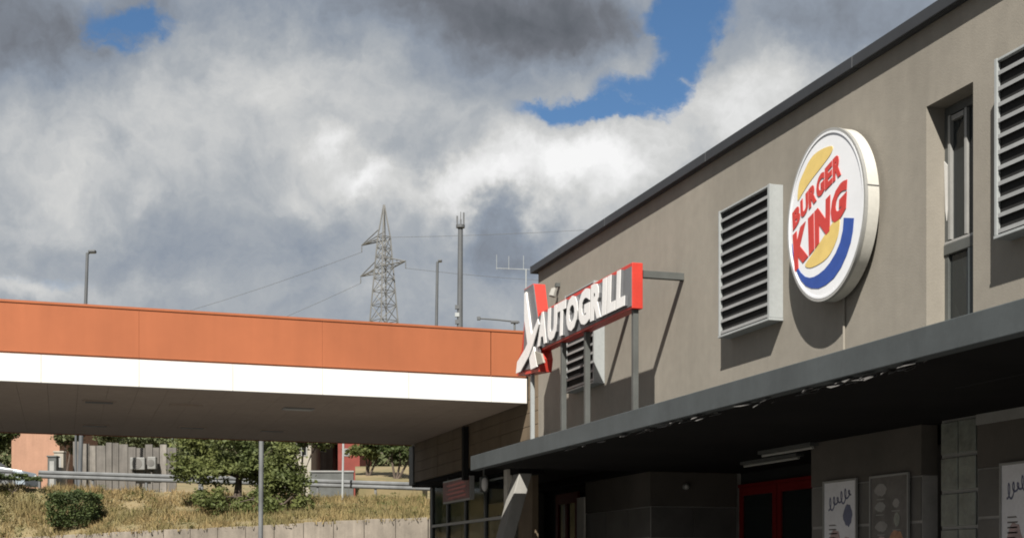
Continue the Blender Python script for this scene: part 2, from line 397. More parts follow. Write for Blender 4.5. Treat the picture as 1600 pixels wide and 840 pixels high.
# tilted sash, hinged below, and the blind behind the glass
sa = MB(); b0 = zt+.07; t0 = wz1-.30
for (ya, yb) in ((wy0+.32, wy0+.35), (wy1-.10, wy1-.06)):
    sa.bar((XG+.01, (ya+yb)/2, b0), (XG+.008, (ya+yb)/2, wz1-.08), yb-ya, .03)
sa.bar((XG+.008, wy0+.36, wz1-.11), (XG+.008, wy1-.11, wz1-.11), .03, .04)
sa.build('sash', K['frame'], win)
MB().prism([on(1475,252,XG-.004), on(1484,262,XG-.004), on(1483,290,XG-.004), on(1479,345,XG-.004), on(1477,330,XG-.004)], (.006,0,0)).build('curtain', K['curtain'], win)
cu = MB(); n = 14
for i in range(n):
    a = wy0+.40+(wy1-.07-wy0-.40)*i/n; b = wy0+.40+(wy1-.07-wy0-.40)*(i+1)/n
    top = zt+.12+.95*min(1, .35+.65*i/n)
    cu.box((XG+.06+.012*(i%2), a, zt+.1), (XG+.066+.012*(i%2), b-.004, top))
cu.build('blind', K['curtain'], win)
lo = MB()
lo.prism([Vector((XG+.05, wy1-.07, wz0)), Vector((XG+.05, wy0+.31, wz0)), Vector((XG+.05, wy1-.07, zt-.45))], (.006,0,0))
lo.prism([Vector((XG+.05, wy0+.31, wz0+.25)), Vector((XG+.05, wy0+.31, zt-.06)), Vector((XG+.05, wy1-.15, zt-.06))], (.006,0,0))
lo.build('blind', K['curtain'], win)
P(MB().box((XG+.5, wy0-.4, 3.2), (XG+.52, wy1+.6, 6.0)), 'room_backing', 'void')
# louvres
def louvre(ynear):
    y0, y1 = ynear, ynear+1.14; z0, z1 = EYE+2.48, EYE+3.775; xf = XW-.145
    o = P(MB().box((xf, y0, z0), (XW-.001, y0+.02, z1)).box((xf, y1-.02, z0), (XW-.001, y1, z1)).box((xf, y0+.021, z1-.02), (XW-.001, y1-.021, z1)).box((xf-.01, y0-.004, z0-.025), (XW-.001, y1+.004, z0-.002))
          .box((xf-.004, y0-.003, z0), (xf+.012, y0+.045, z1+.003)).box((xf-.004, y1-.03, z0), (xf+.012, y1+.003, z1+.003)), 'louvre', 'greymetal', .003)
    MB().box((XW-.012, y0+.022, z0+.002), (XW-.003, y1-.022, z1-.022)).build('backing', K['void'], o)
    ns = 11; step = (z1-z0-.02)/ns
    for i in range(ns):
        zc = z0+.012+step*i
        MB().add([(xf+.004, y0+.046, zc), (xf+.004, y1-.032, zc), (xf+.004, y1-.032, zc+.030), (xf+.004, y0+.046, zc+.030),
                  (xf+.03, y0+.046, zc+.022), (xf+.03, y1-.032, zc+.022), (xf+.03, y1-.032, zc+.034), (xf+.03, y0+.046, zc+.034)],
                 [(0,1,2,3), (4,7,6,5), (0,4,5,1), (3,2,6,7), (0,3,7,4), (1,5,6,2)]).build('slat', K['slat'], o)
    MB().box((xf+.031, y0+.022, z0+.002), (xf+.036, y1-.022, z1-.022)).build('gap_shade_sheet', K['void'], o)  # black sheet close behind the slats, painted stand-in for shade in the gaps
for y in (17.42, 12.59, 7.92): louvre(y)
# ground-floor wall of the portico: tiles over a pale bed, plain band above
ZJ = EYE+1.055
def tiled(y0, y1, name='portico_wall', th=.2):
    o = P(MB().box((X2+.012, y0, .12), (X2+th, y1, ZJ)), name, 'joint')
    z = ZJ; off = 0
    while z > .2:
        zb = max(z-.5, .13); y = y1; k = 0
        while y > y0+.02:
            ya = max(y-1.0, y0)
            MB().box((X2+random.uniform(-.002,.002), ya+.012, zb+.016), (X2+.011, y-.012, z-.016)).build('tile', K['tile'], o)
            y = ya
        z -= .5
    P(MB().box((X2-.004, y0, ZJ+.004), (X2+th, y1, ZS-.002)), 'band_panel', 'band', .004)
    return o
tiled(20.94, 23.85); tiled(13.45, 15.83); tiled(YN, 12.46)
# dark set-back strip
st = P(MB().box((X2+.32, 13.10, .12), (X2+.5, 13.46, ZS-.002)), 'setback_wall', 'joint')
for k in range(6): MB().box((X2+.305, 13.11, ZS-.06-.5*(k+1)+.016), (X2+.319, 13.455, ZS-.06-.5*k-.016)).build('tile', K['tile'], st)
# glass panel window, two columns
gw = P(MB().box((X2+.02, 12.47, .12), (X2+.06, 13.10, ZS-.002)), 'glass_panel_window', 'frame')
z = ZS-.03
while z > .4:
    for c in range(2):
        y0 = 12.485+c*.308
        MB().box((X2-.006, y0, z-.335), (X2+.018, y0+.292, z)).build('pane', K['gblock'], gw, .008)
    z -= .372
P(MB().box((X2-.02, YN, ZS-.11), (X2-.005, 12.46, ZS-.004)), 'trim_strip', 'frame')
# deep entrance recess with double red door
XB = 10.31
jm = P(MB().box((X2+.21, 20.952, .12), (XB+.2, 21.1, ZS-.002)), 'recess_side_wall', 'joint')
z = ZJ
MB().box((X2+.012, 20.93, ZJ+.004), (XB, 20.951, ZS-.003)).build('band_panel', K['band'], jm)
while z > .2:
    zb = max(z-.5, .13)
    for a, b in ((X2+.012, X2+.75), (X2+.75, XB)):
        MB().box((a+.01, 20.93, zb+.012), (b-.01, 20.951, z-.012)).build('tile', K['tile'], jm)
    z -= .5
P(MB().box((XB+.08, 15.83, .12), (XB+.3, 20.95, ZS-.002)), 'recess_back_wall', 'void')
P(MB().box((X2+.21, 15.5, .12), (XB+.2, 15.83, ZS-.002)), 'recess_near_wall', 'band')
zdt = on(1200, 756, XB).z
for k in range(2):
    y1 = 20.85-k*1.28; y0 = y1-1.24
    d = P(MB().box((XB, y0, .13), (XB+.06, y0+.12, zdt)).box((XB, y1-.12, .13), (XB+.06, y1, zdt)).box((XB, y0+.121, zdt-.13), (XB+.06, y1-.121, zdt)).box((XB, y0+.121, .13), (XB+.06, y1-.121, .4)).box((XB+.005, y0+.121, 1.1), (XB+.055, y1-.121, 1.2)), 'entrance_door', 'reddoor', .006)
    MB().box((XB+.025, y0+.122, .41), (XB+.035, y1-.122, zdt-.132)).build('pane', K['dglass'], d)
    hy = y0+.08 if k == 0 else y1-.08
    MB().tube([(XB-.05, hy, .95), (XB-.05, hy, 1.5)], .015).build('handle', K['frame'], d)
P(MB().box((XB+.005, 18.33, zdt+.004), (XB+.07, 20.9, zdt+.05)), 'door_head', 'reddoor')
# second door farther along
XD = 8.98
P(MB().box((X2+.2, 27.0, .12), (XD+.3, 27.2, ZS-.002)), 'recess_side_wall', 'band')
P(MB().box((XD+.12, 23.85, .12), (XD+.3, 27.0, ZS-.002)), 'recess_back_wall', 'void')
a = on(868, 772, XD); b = on(902, 765, XD)
d = P(MB().box((XD, b.y, .13), (XD+.06, b.y+.14, a.z)).box((XD, a.y-.14, .13), (XD+.06, a.y, a.z)).box((XD, b.y+.141, a.z-.2), (XD+.06, a.y-.141, a.z)).box((XD+.002, b.y+.55, .13), (XD+.058, b.y+.68, a.z-.202)), 'entrance_door', 'reddoor', .006)
MB().box((XD+.03, b.y+.14, .14), (XD+.036, b.y+.55, a.z-.2)).build('pane', K['dglass'], d)
MB().box((XD+.03, b.y+.68, .14), (XD+.036, a.y-.14, a.z-.2)).build('pane', K['dglass'], d)
P(MB().box((X2-.03, 23.852, .12), (X2+.2, 24.22, ZS-.25)), 'door_post', 'pale', .008)
P(MB().box((X2+.02, 26.9, .12), (X2+.2, 27.6, ZS-.003)), 'portico_wall', 'band')
# sloping white support under the corner of the upper storey
YK = 21.6; cA = Vector((6.92, YK, EYE+1.5625)); dirc = Vector((6.635-6.92, 0, .552-1.5625)); cB = cA+dirc*((cA.z-.12)/-dirc.z)
co = MB(); hw = Vector((.105, 0, 0)); hy = Vector((0, .17, 0))
co.add([cA-hw-hy, cA+hw-hy, cA+hw+hy, cA-hw+hy, cB-hw-hy, cB+hw-hy, cB+hw+hy, cB-hw+hy], [(0,1,2,3),(7,6,5,4),(0,4,5,1),(1,5,6,2),(2,6,7,3),(3,7,4,0)])
P(co, 'sloping_column', 'column', .012)
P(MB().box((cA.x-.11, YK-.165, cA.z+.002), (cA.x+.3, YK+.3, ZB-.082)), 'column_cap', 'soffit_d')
# glazed front of the wing
XS = 7.1
sf = P(MB().box((XS, 23.0, .12), (XS+.08, 23.12, ZB-.085)).box((XS, 28.1, .12), (XS+.2, 28.3, ZB-.085)), 'shopfront_frame', 'steel', .005)
for y in (24.3, 25.6, 26.9):
    MB().box((XS, y, .12), (XS+.08, y+.09, ZB-.085)).build('mullion', K['steel'], sf)
MB().box((XS-.01, 23.0, 2.52), (XS-.001, 28.1, 2.57)).build('transom', K['frame'], sf)
for y0, y1 in ((23.12, 24.3), (24.39, 25.6), (25.69, 26.9), (26.99, 28.1)):
    MB().box((XS+.03, y0, .13), (XS+.04, y1, ZB-.09)).build('pane', K['dglass'], sf)
MB().box((XS-.06, 22.8, .12), (XS+.02, 22.99, ZB-.085)).build('pilaster', K['pale'], sf)
P(MB().box((XS+.1, 21.95, .12), (XS+.2, 22.7, ZB-.085)), 'pier', 'board')
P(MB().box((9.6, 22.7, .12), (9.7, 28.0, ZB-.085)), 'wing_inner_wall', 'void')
pl = MB().box((8.2, 26.2, .12), (8.35, 26.35, 2.9)); P(pl, 'inner_post', 'pale')

# ------------------------------------------------------------------ lettering
def glyph(ch, off):
    cu = bpy.data.curves.new('t', 'FONT'); cu.body = ch; cu.offset = off; cu.resolution_u = 3; cu.fill_mode = 'FRONT'; cu.extrude = 0
    o = bpy.data.objects.new('t', cu); C.objects.link(o)
    dg = bpy.context.evaluated_depsgraph_get(); me = bpy.data.meshes.new_from_object(o.evaluated_get(dg))
    vs = [v.co.copy() for v in me.vertices]; fs = [tuple(p.vertices) for p in me.polygons]
    bpy.data.objects.remove(o); bpy.data.curves.remove(cu); bpy.data.meshes.remove(me)
    x0 = min(v.x for v in vs); x1 = max(v.x for v in vs); y0 = min(v.y for v in vs); y1 = max(v.y for v in vs)
    return [((v.x-x0)/(x1-x0), (v.y-y0)/(y1-y0)) for v in vs], fs
def letter(ch, fn, depth, m, parent, off=.035):
    """fn maps the unit box of the letter to a world point; depth is the extrusion vector"""
    uv, fs = glyph(ch, off); me = bpy.data.meshes.new('letter')
    bm = bmesh.new(); vv = [bm.verts.new(fn(u, v)) for u, v in uv]
    for f in fs:
        try: bm.faces.new([vv[i] for i in f])
        except ValueError: pass
    r = bmesh.ops.extrude_face_region(bm, geom=bm.faces[:])
    bmesh.ops.translate(bm, vec=Vector(depth), verts=[g for g in r['geom'] if isinstance(g, bmesh.types.BMVert)])
    bmesh.ops.recalc_face_normals(bm, faces=bm.faces); bm.to_mesh(me); bm.free(); me.materials.append(K[m])
    return link('letter', me, parent)

# ------------------------------------------------------------------ round illuminated sign
XF = XW-.185
sc0 = Vector((XF, 11.47, EYE+3.20)); RX, RY = .685, .757
disc = thing('round_sign', 'round white restaurant sign with red lettering between yellow buns and blue crescent', 'sign', (XW, sc0.y, sc0.z))
def ring(rx, ry, x, n=72): return [Vector((x, sc0.y-rx*math.cos(2*math.pi*i/n), sc0.z+ry*math.sin(2*math.pi*i/n))) for i in range(n)]
MB().prism(ring(RX, RY, XF+.012), (.125, 0, 0)).build('casing', K['rim'], disc, smooth=True)
MB().prism(ring(RX*.972, RY*.974, XF+.004), (.007, 0, 0)).build('face', K['discwhite'], disc)
o_, i_ = ring(RX*1.008, RY*1.008, XF-.004), ring(RX*.968, RY*.97, XF-.004); n = 72
def annulus(o_, i_, dx):
    n = len(o_); off = Vector((dx, 0, 0)); vs = o_+i_+[p+off for p in o_]+[p+off for p in i_]; fs = []
    for k in range(n):
        j = (k+1) % n; fs += [(k, j, n+j, n+k), (2*n+k, 3*n+k, 3*n+j, 2*n+j), (k, 2*n+k, 2*n+j, j), (n+k, n+j, 3*n+j, 3*n+k)]
    return MB().add(vs, fs)
annulus(ring(RX*1.006, RY*1.006, XF-.003), ring(RX*.97, RY*.972, XF-.003), .03).build('retaining_ring', K['rimgrey'], disc, smooth=True)
annulus(ring(RX*.97, RY*.972, XF-.005), ring(RX*.945, RY*.947, XF-.005), .01).build('inner_ring', K['discwhite'], disc, smooth=True)
for ang in (8, 128, 248):
    t = math.radians(ang); c = sc0+Vector((.075, -RX*1.002*math.cos(t), RY*1.002*math.sin(t)))
    MB().bar(c-Vector((.06,0,0)), c+Vector((.062,0,0)), .012, .006).build('casing_seam', K['rimgrey'], disc)
MB().tube([(XW-.05, sc0.y-.3, sc0.z), (XW+.01, sc0.y-.3, sc0.z)], .05).tube([(XW-.05, sc0.y+.3, sc0.z), (XW+.01, sc0.y+.3, sc0.z)], .05).build('mount', K['steel'], disc)
cy = on(1318, 500, XW-.02).y
MB().tube([(XW-.015, cy, sc0.z-.6), (XW-.015, cy, ZL1-.02)], .012).build('conduit', K['wall'], disc)
XP = XF+.0035
def S(u, v, lift=0): return Vector((XP-lift, sc0.y-u*RX, sc0.z+v*RY))
tilt = math.radians(15)
def rot(u, v): return (u*math.cos(tilt)-v*math.sin(tilt), u*math.sin(tilt)+v*math.cos(tilt))
EX = (-.004, 0, 0)
def spl(pts, n=6):
    out = []; m = len(pts)
    for i in range(m):
        p0, p1, p2, p3 = [Vector(pts[(i+k-1) % m]) for k in range(4)]
        for j in range(n):
            t = j/n; out.append(tuple(.5*((2*p1)+(p2-p0)*t+(2*p0-5*p1+4*p2-p3)*t*t+(3*p1-p0-3*p2+p3)*t**3)))
    return out
for pts in ([(-.72,.34), (-.68,.53), (-.507,.676), (-.40,.745), (-.267,.788), (-.1,.80), (.083,.79), (.20,.76), (.16,.69), (-.067,.60), (-.357,.50), (-.58,.40)],
            [(.375,-.10), (.37,-.22), (.317,-.333), (.19,-.45), (.033,-.52), (-.2,-.55), (-.4,-.545), (-.517,-.49), (-.36,-.41), (-.15,-.31), (.133,-.165), (.28,-.10)]):
    MB().prism([S(*p) for p in spl(pts)], EX).build('bun', K['lyel'], disc)
outer = [(.727,-.186), (.70,-.33), (.65,-.45), (.55,-.575), (.417,-.69), (.24,-.78), (.033,-.825), (-.16,-.835), (-.35,-.80), (-.50,-.745), (-.633,-.655), (-.73,-.55), (-.80,-.44), (-.86,-.30), (-.885,-.16)]
inner = [(.483,-.13), (.46,-.27), (.393,-.395), (.28,-.50), (.133,-.585), (0,-.635), (-.15,-.665), (-.28,-.675), (-.4,-.665), (-.52,-.63), (-.64,-.56), (-.72,-.485), (-.785,-.40), (-.85,-.28), (-.88,-.16)]
n = len(outer)-1; m_ = n+1
vs = [S(*p) for p in outer+inner]; vs += [v+Vector(EX) for v in vs]
fs = []
for i in range(n): fs += [(i, i+1, m_+i+1, m_+i), (2*m_+i, 3*m_+i, 3*m_+i+1, 2*m_+i+1), (i, 2*m_+i, 2*m_+i+1, i+1), (m_+i, m_+i+1, 3*m_+i+1, 3*m_+i)]
fs += [(0, m_, 3*m_, 2*m_), (n, 2*m_+n, 3*m_+n, m_+n)]
MB().add(vs, fs).build('crescent', K['lblue'], disc)
def word(txt, widths, bl, br, tl, tr, arch, gap, off):
    tot = sum(widths)+gap*(len(txt)-1); x = 0
    for ch, w in zip(txt, widths):
        def fn(a, b, x=x, w=w):
            k = (x+a*w)/tot; bo = Vector(bl).lerp(Vector(br), k); to = Vector(tl).lerp(Vector(tr), k)
            p = bo.lerp(to, b); p.y += arch*4*k*(1-k); return S(p.x, p.y, .001)
        letter(ch, fn, (-.005, 0, 0), 'lred', disc, off); x += w+(gap if ch != 'R' else gap*.1)
word('BURGER', [1, 1, 1, 1.02, .9, 1], (-.85,-.01), (.43,.385), (-.87,.21), (.43,.665), .035, .08, .055)
word('KING', [1.12, .42, 1.15, 1.15], (-.80,-.53), (.53,-.07), (-.86,-.06), (.58,.33), .0, .07, .06)

# ------------------------------------------------------------------ long lettered sign on posts
XA = 6.03; AD = .15
r0 = on(985, 440, XA); l0 = on(840, 520, XA)
zb, ztp = EYE+2.945, EYE+3.455
sg = thing('lettered_sign', 'red edged sign box with white capital letters standing on posts above the ledge', 'sign', (XA+.07, (r0.y+l0.y)/2, ZL1))
y0, y1 = r0.y, l0.y
MB().box((XA+.02, y0, zb), (XA+AD, y1, ztp)).build('box', K['signred'], sg, .006)
MB().box((XA+.012, y0+.004, zb+.025), (XA+.019, y1, ztp-.045)).build('face', K['signgrey'], sg)
txt = 'AUTOGRILL'; ws = [1.05, 1, .85, 1.15, 1.1, 1, .36, .72, .72]
u0 = on(841, 540, XA-.02).y; u1 = on(977.5, 470, XA-.02).y
gap = .032; k = (u0-u1-gap*8)/sum(ws); u = 0
for ch, w in zip(txt, ws):
    w *= k
    def fn(a, b, u=u, w=w): return Vector((XA-.03, u0-u-a*w-b*.035+.017, EYE+2.992+b*.425))
    lt = letter(ch, fn, (.008, 0, 0), 'signwhite', sg, .06)
    def fn2(a, b, u=u, w=w): return Vector((XA-.0215, u0-u-a*w-b*.035+.017, EYE+2.992+b*.425))
    rt_ = letter(ch, fn2, (.033, 0, 0), 'signgrey', lt, .06); rt_.name = 'letter_return'; u += w+gap
# emblem at the far end: tall slab with two crossing white blades
def A(x, y, dx=0): return on(x, y, XA+dx)
MB().prism([A(819,452), A(833,443), A(840,502), A(843,548), A(845,560), A(843,580), A(808,587), A(808,566), A(815,548), A(819,505)], (AD+.02,0,0)).build('emblem_slab', K['signred'], sg)
MB().prism([A(819,453,-.012), A(833,444,-.012), A(840.5,502,-.012), A(844,552,-.012), A(838,574,-.012), A(812,579,-.012), A(818,548,-.012), A(819.5,505,-.012)], (.011,0,0)).build('emblem_face', K['signgrey'], sg)
MB().prism([A(819,458,-.035), A(821.5,456,-.035), A(829,515,-.035), A(839,572,-.035), A(829,577,-.035), A(823,530,-.035), A(819,500,-.035)], (.022,0,0)).build('emblem_blade', K['signwhite'], sg)
MB().prism([A(840,498,-.05), A(842,506,-.05), A(832,540,-.05), A(826,556,-.05), A(813,580,-.05), A(806,583,-.05), A(808,565,-.05), A(820,545,-.05), A(832,518,-.05)], (.014,0,0)).build('emblem_blade', K['signwhite'], sg)
MB().prism([A(830,546,-.03), A(845,552,-.03), A(849,566,-.03), A(838,570,-.03)], (.028,0,0)).build('emblem_foot', K['cream'], sg)
zp = ZL1-.01
for x in (994, 919, 882):
    y = on(x, 560, XA+.10).y
    MB().box((XA+.055, y-.032, zp), (XA+.118, y+.032, zb-.002)).build('post', K['steel'], sg, .004)
    MB().box((XA+AD+.002, y-.035, zb+.36), (XW-.001, y+.035, zb+.44)).build('bracket', K['steel'], sg, .004)
y = on(832.5, 600, XA+.08).y
MB().box((XA+.05, y-.025, zp), (XA+.10, y+.025, A(830,585).z+.06)).build('post', K['greymetal'], sg, .003)
# little wall lamp near the far corner
wl = thing('wall_lamp', 'tiny pale spot lamp on the wall above the lettered sign', 'lamp', on(868, 452, XW))
c = on(868, 452, XW-.06)
MB().tube([c+Vector((-.05,0,-.1)), c+Vector((-.02,0,0)), c+Vector((.0,0,.04))], [.05,.045,.02]).build('lamp_head', K['column'], wl, smooth=True)
MB().box(c+Vector((0,-.03,.04)), c+Vector((.06,.03,.09))).build('arm', K['steel'], wl)
# wire aerial on the roof near the corner
ae = thing('roof_aerial', 'thin pale comb shaped aerial rising behind the far roof corner', 'aerial', (9.0, 22.6, ZCAN))
ya = MB(); c0 = cf(775, 419, 27); c1 = cf(828, 421, 27)
ya.tube([c0, c1], .007, 6).build('boom', K['greymetal'], ae)
for x, yt in ((776, 398), (795, 400), (818, 399)):
    MB().tube([cf(x, 421, 27), cf(x, yt, 27)], .005, 6).build('rod', K['greymetal'], ae)
MB().tube([cf(822, 421, 27), Vector((*cf(822, 421, 27).xy, ZCAN-.03))], .014, 6).build('mast', K['greymetal'], ae)

# ------------------------------------------------------------------ things in the portico
def fluor(name, xa, ya_, xb, yb_, X, label):
    a = on(xa, ya_, X); b = on(xb, yb_, X); z = ZS-.003
    t = thing(name, label, 'light', ((a+b)/2).xy.to_3d()+Vector((0,0,z)))
    MB().box((X-.06, b.y, z-.045), (X+.06, a.y, z)).build('housing', K['steel'], t, .004)
    MB().tube([(X, b.y+.03, z-.062), (X, a.y-.03, z-.062)], .018).build('tube', K['lightoff'], t)
fluor('strip_light', 1162, 720, 1250, 706, 9.35, 'unlit strip light on the portico ceiling before the double red door')
fluor('strip_light', 1190, 698, 1272, 686, 8.75, 'faint unlit strip light nearest the band panel over the posters')
scm = on(1090, 757, 9.4); scm.y = 20.90
sc_ = thing('security_camera', 'small pale dome camera on the dark recess wall', 'camera', scm)
MB().tube([scm, scm+Vector((0,-.05,0))], .05, 12).build('base', K['frame'], sc_)
MB().tube([scm+Vector((0,-.051,0)), scm+Vector((0,-.08,0)), scm+Vector((0,-.095,0))], [.04,.032,.012], 12).build('dome', K['lightoff'], sc_, smooth=True)
def poster(xa, xb, ytop, label, dark=False, frame=True, x=X2-.03):
    a = on(xa, ytop, x); b = on(xb, ytop, x); zt_ = a.z; h = 1.35
    t = thing('poster', label, 'poster', (x, (a.y+b.y)/2, zt_-h))
    MB().box((x, b.y, zt_-h), (x+.012, a.y, zt_)).build('sheet', K['dpaper' if dark else 'paper'], t)
    w = a.y-b.y
    fm = MB().box((x-.012, b.y-.025, zt_-h), (x+.018, b.y-.001, zt_+.025)).box((x-.012, a.y+.001, zt_-h), (x+.018, a.y+.025, zt_+.025)).box((x-.012, b.y, zt_+.001), (x+.018, a.y, zt_+.025))
    fm.build('frame', K['frame'], t, .003)
    def patch(name, m, pts): MB().prism([Vector((x-.0025, a.y-u*w, zt_-v)) for u, v in pts], (.002,0,0)).build(name, K[m], t)
    def ell(u, v, ru, rv, rot_=0, n=18):
        return [(u+ru*math.cos(2*math.pi*i/n)*(1+.12*math.sin(5*i)), v+rv*math.sin(2*math.pi*i/n)*(1+.12*math.cos(3*i))) for i in range(n)]
    if not dark:
        pts = [Vector((.14+.72*k/90+.05*math.sin(k*.42), .27-.14*k/90+.055*math.cos(k*.42)*(1+.5*math.sin(k*.13)), 0)) for k in range(91)]
        rb = MB()
        for p, q_ in zip(pts[:-1], pts[1:]):
            d_ = (q_-p).normalized(); nn_ = Vector((-d_.y, d_.x, 0))*.011
            rb.prism([Vector((x-.0025, a.y-u_.x*w, zt_-u_.y)) for u_ in (p-nn_, q_-nn_, q_+nn_, p+nn_)], (.002,0,0))
        rb.build('scribble', K['ink'], t)
        for i in range(5): patch('small_print', 'dpaper', [(.16, .50+.05*i), (.16+.3*random.uniform(.5,1), .50+.05*i), (.16+.25, .515+.05*i), (.16, .515+.05*i)])
        patch('print_shape', 'ink', ell(.76, .40, .14, .13)); patch('print_shape', 'pink', ell(.35, .82, .24, .26)); patch('print_shape', 'pink', ell(.72, .78, .16, .13))
    else:
        for i, (u, v, ru, rv, m_) in enumerate([(.28,.14,.17,.07,'joint'), (.27,.33,.15,.055,'frame'), (.30,.55,.17,.06,'joint'), (.70,.30,.09,.05,'joint'), (.72,.48,.08,.08,'gblock'), (.30,.74,.14,.08,'pink')]):
            patch('print_shape', m_, ell(u, v, ru, rv))
            patch('small_print', 'frame', [(u-.12, v+rv+.03), (u+.10, v+rv+.03), (u+.08, v+rv+.042), (u-.12, v+rv+.042)])
        patch('print_shape', 'tan', ell(.7, .80, .26, .20))
poster(1288, 1337, 755, 'white poster with dark oval and scribble beside the double red door')
poster(1361, 1418, 747, 'dark framed poster with tan shape right of the first white poster', True)
poster(1565, 1625, 727, 'white poster nearest the camera right of the green glass panels')
# hanging red sign and bulkhead lamp under the wing
XH = XW-.02
a = on(690.5, 752, XH); b = on(732.5, 743, XH); a2 = on(690.5, 787, XH)
hs = thing('hanging_sign', 'small dull red framed sign hanging below the brown boards', 'sign', (XH, (a.y+b.y)/2, a2.z))
MB().box((XH+.02, b.y, a2.z), (XH+.10, a.y, a.z)).build('box', K['rimgrey'], hs, .006)
MB().box((XH+.012, b.y+.03, a2.z+.03), (XH+.019, a.y-.03, a.z-.03)).build('face', mat('dull_pink_red', (.22,.085,.075), .6, .2, 4), hs)
w = a.y-b.y
for i in range(4):
    zz = a.z-.09-.075*i; MB().prism([Vector((XH+.009, a.y-w*(.15+.1*(i%2)), zz)), Vector((XH+.009, b.y+w*(.12+.12*((i+1)%2)), zz+.02)), Vector((XH+.009, b.y+w*.14, zz-.02)), Vector((XH+.009, a.y-w*.2, zz-.035))], (.002,0,0)).build('print_stroke', K['signred'], hs)
MB().box((XH+.05, b.y+.2, a.z), (XH+.07, b.y+.23, ZB)).box((XH+.05, a.y-.23, a.z), (XH+.07, a.y-.2, ZB)).build('hanger', K['steel'], hs)
c = ony(757, 756, 22.72)
bl = thing('bulkhead_lamp', 'white oval unlit lamp beside the hanging red sign', 'lamp', c)
MB().box(c+Vector((-.065,.0,-.125)), c+Vector((.065,.075,.125))).build('base', K['steel'], bl, .01)
rings = [[c+Vector((.055*s_*math.cos(2*math.pi*i/16), dy, .115*s_*math.sin(2*math.pi*i/16))) for i in range(16)] for dy, s_ in ((-.002,1), (-.03,.95), (-.055,.75), (-.07,.35))]
vs = [v for r in rings for v in r]; fs = [(r*16+i, r*16+(i+1)%16, (r+1)*16+(i+1)%16, (r+1)*16+i) for r in range(3) for i in range(16)]+[tuple(48+i for i in range(16))]
MB().add(vs, fs).build('diffuser', K['curtain'], bl, smooth=True)
MB().box(c+Vector((-.012,.03,.126)), Vector((c.x+.012, c.y+.054, ZB+.02))).build('hanger', K['steel'], bl)

# ------------------------------------------------------------------ station canopy
cn = thing('station_canopy', 'flat filling station canopy with orange and white fascia', 'canopy', (-4, 24, 0))
pc = on(826, 632, XW); KX = Vector((.999, .0454, 0)).normalized()   # along the fascia, to the right
KY = Vector((0, 1, 0)); CO = Vector((XW-.035, pc.y, 0)); CL = 21.0; CDP = 28.1-pc.y
zw0 = ZCAN; zw1 = ZCAN+.37; zo1 = ZCAN+1.075
def pr(a, b, z0, z1, y0, y1, name, m, bevel=0):
    """slab along the canopy: a..b metres left of the right-hand end, y0..y1 behind the front"""
    p = [CO-KX*a+KY*y0, CO-KX*b+KY*y0, CO-KX*b+KY*y1, CO-KX*a+KY*y1]
    return MB().prism([Vector((q.x, q.y, z0)) for q in p], (0, 0, z1-z0)).build(name, K[m], cn, bevel)
seam = .565
e_ = [0, seam]+[seam+2.55*i for i in range(1, 9)]
for i, (a, b) in enumerate(zip(e_[:-1], e_[1:])): pr(a+(.006 if i == 1 else .001), b-(.006 if i == 0 else .001), zw1+.03, zo1, 0, .06, 'orange_panel', 'orange', .0015)
e_ = [0, seam]+[seam+1.275*i for i in range(1, 17)]
for a, b in zip(e_[:-1], e_[1:]): pr(a+.002, b-.002, zw0, zw1, -.03, .05, 'white_panel', 'white', .002)
pr(0, CL, zw1-.01, zw1+.04, .02, .07, 'shadow_gap', 'rooftile')
pr(0, CL, zo1-.02, zo1+.012, -.012, .12, 'cap_trim', 'orange')
pr(.02, CL, zw0+.05, zo1-.1, .075, CDP-.08, 'core', 'void')
pr(.0, CL, zw0, zo1, CDP-.06, CDP, 'rear_fascia', 'orange')
pr(CL-.06, CL-.001, zw0, zo1, .08, CDP-.08, 'end_fascia', 'orange')
ns = 52; sw = CL/ns
for i in range(ns):
    pr(i*sw+.0015, (i+1)*sw-.0015, zw0+.012+random.uniform(-.001,.001), zw0+.045, .055, CDP-.065, 'soffit_strip', 'soffit')
def soff(x, y):
    zc = F*(ZCAN-EYE)/(895-y); return cf(x, y, zc)
for x, y, m in ((466, 639, 'lightoff'), (155, 628, 'tile'), (148, 665, 'tile'), (425, 673, 'tile'), (290, 634, 'soffit'), (300, 668, 'tile')):
    c = soff(x, y)
    o = MB().obox(c+Vector((0,0,.004)), KX*.24, KY*.14, Vector((0,0,.007))).build('ceiling_light', K['frame' if m == 'lightoff' else 'soffit'], cn)
    MB().obox(c-Vector((0,0,.006)), KX*.20, KY*.10, Vector((0,0,.004))).build('lens', K[m], o)
for a in (12.0, 19.0):
    b = CO-KX*a+KY*3.8
    MB().box((b.x-.2, b.y-.2, 0), (b.x+.2, b.y+.2, zw0+.04)).build('column', K['white'], cn, .02)

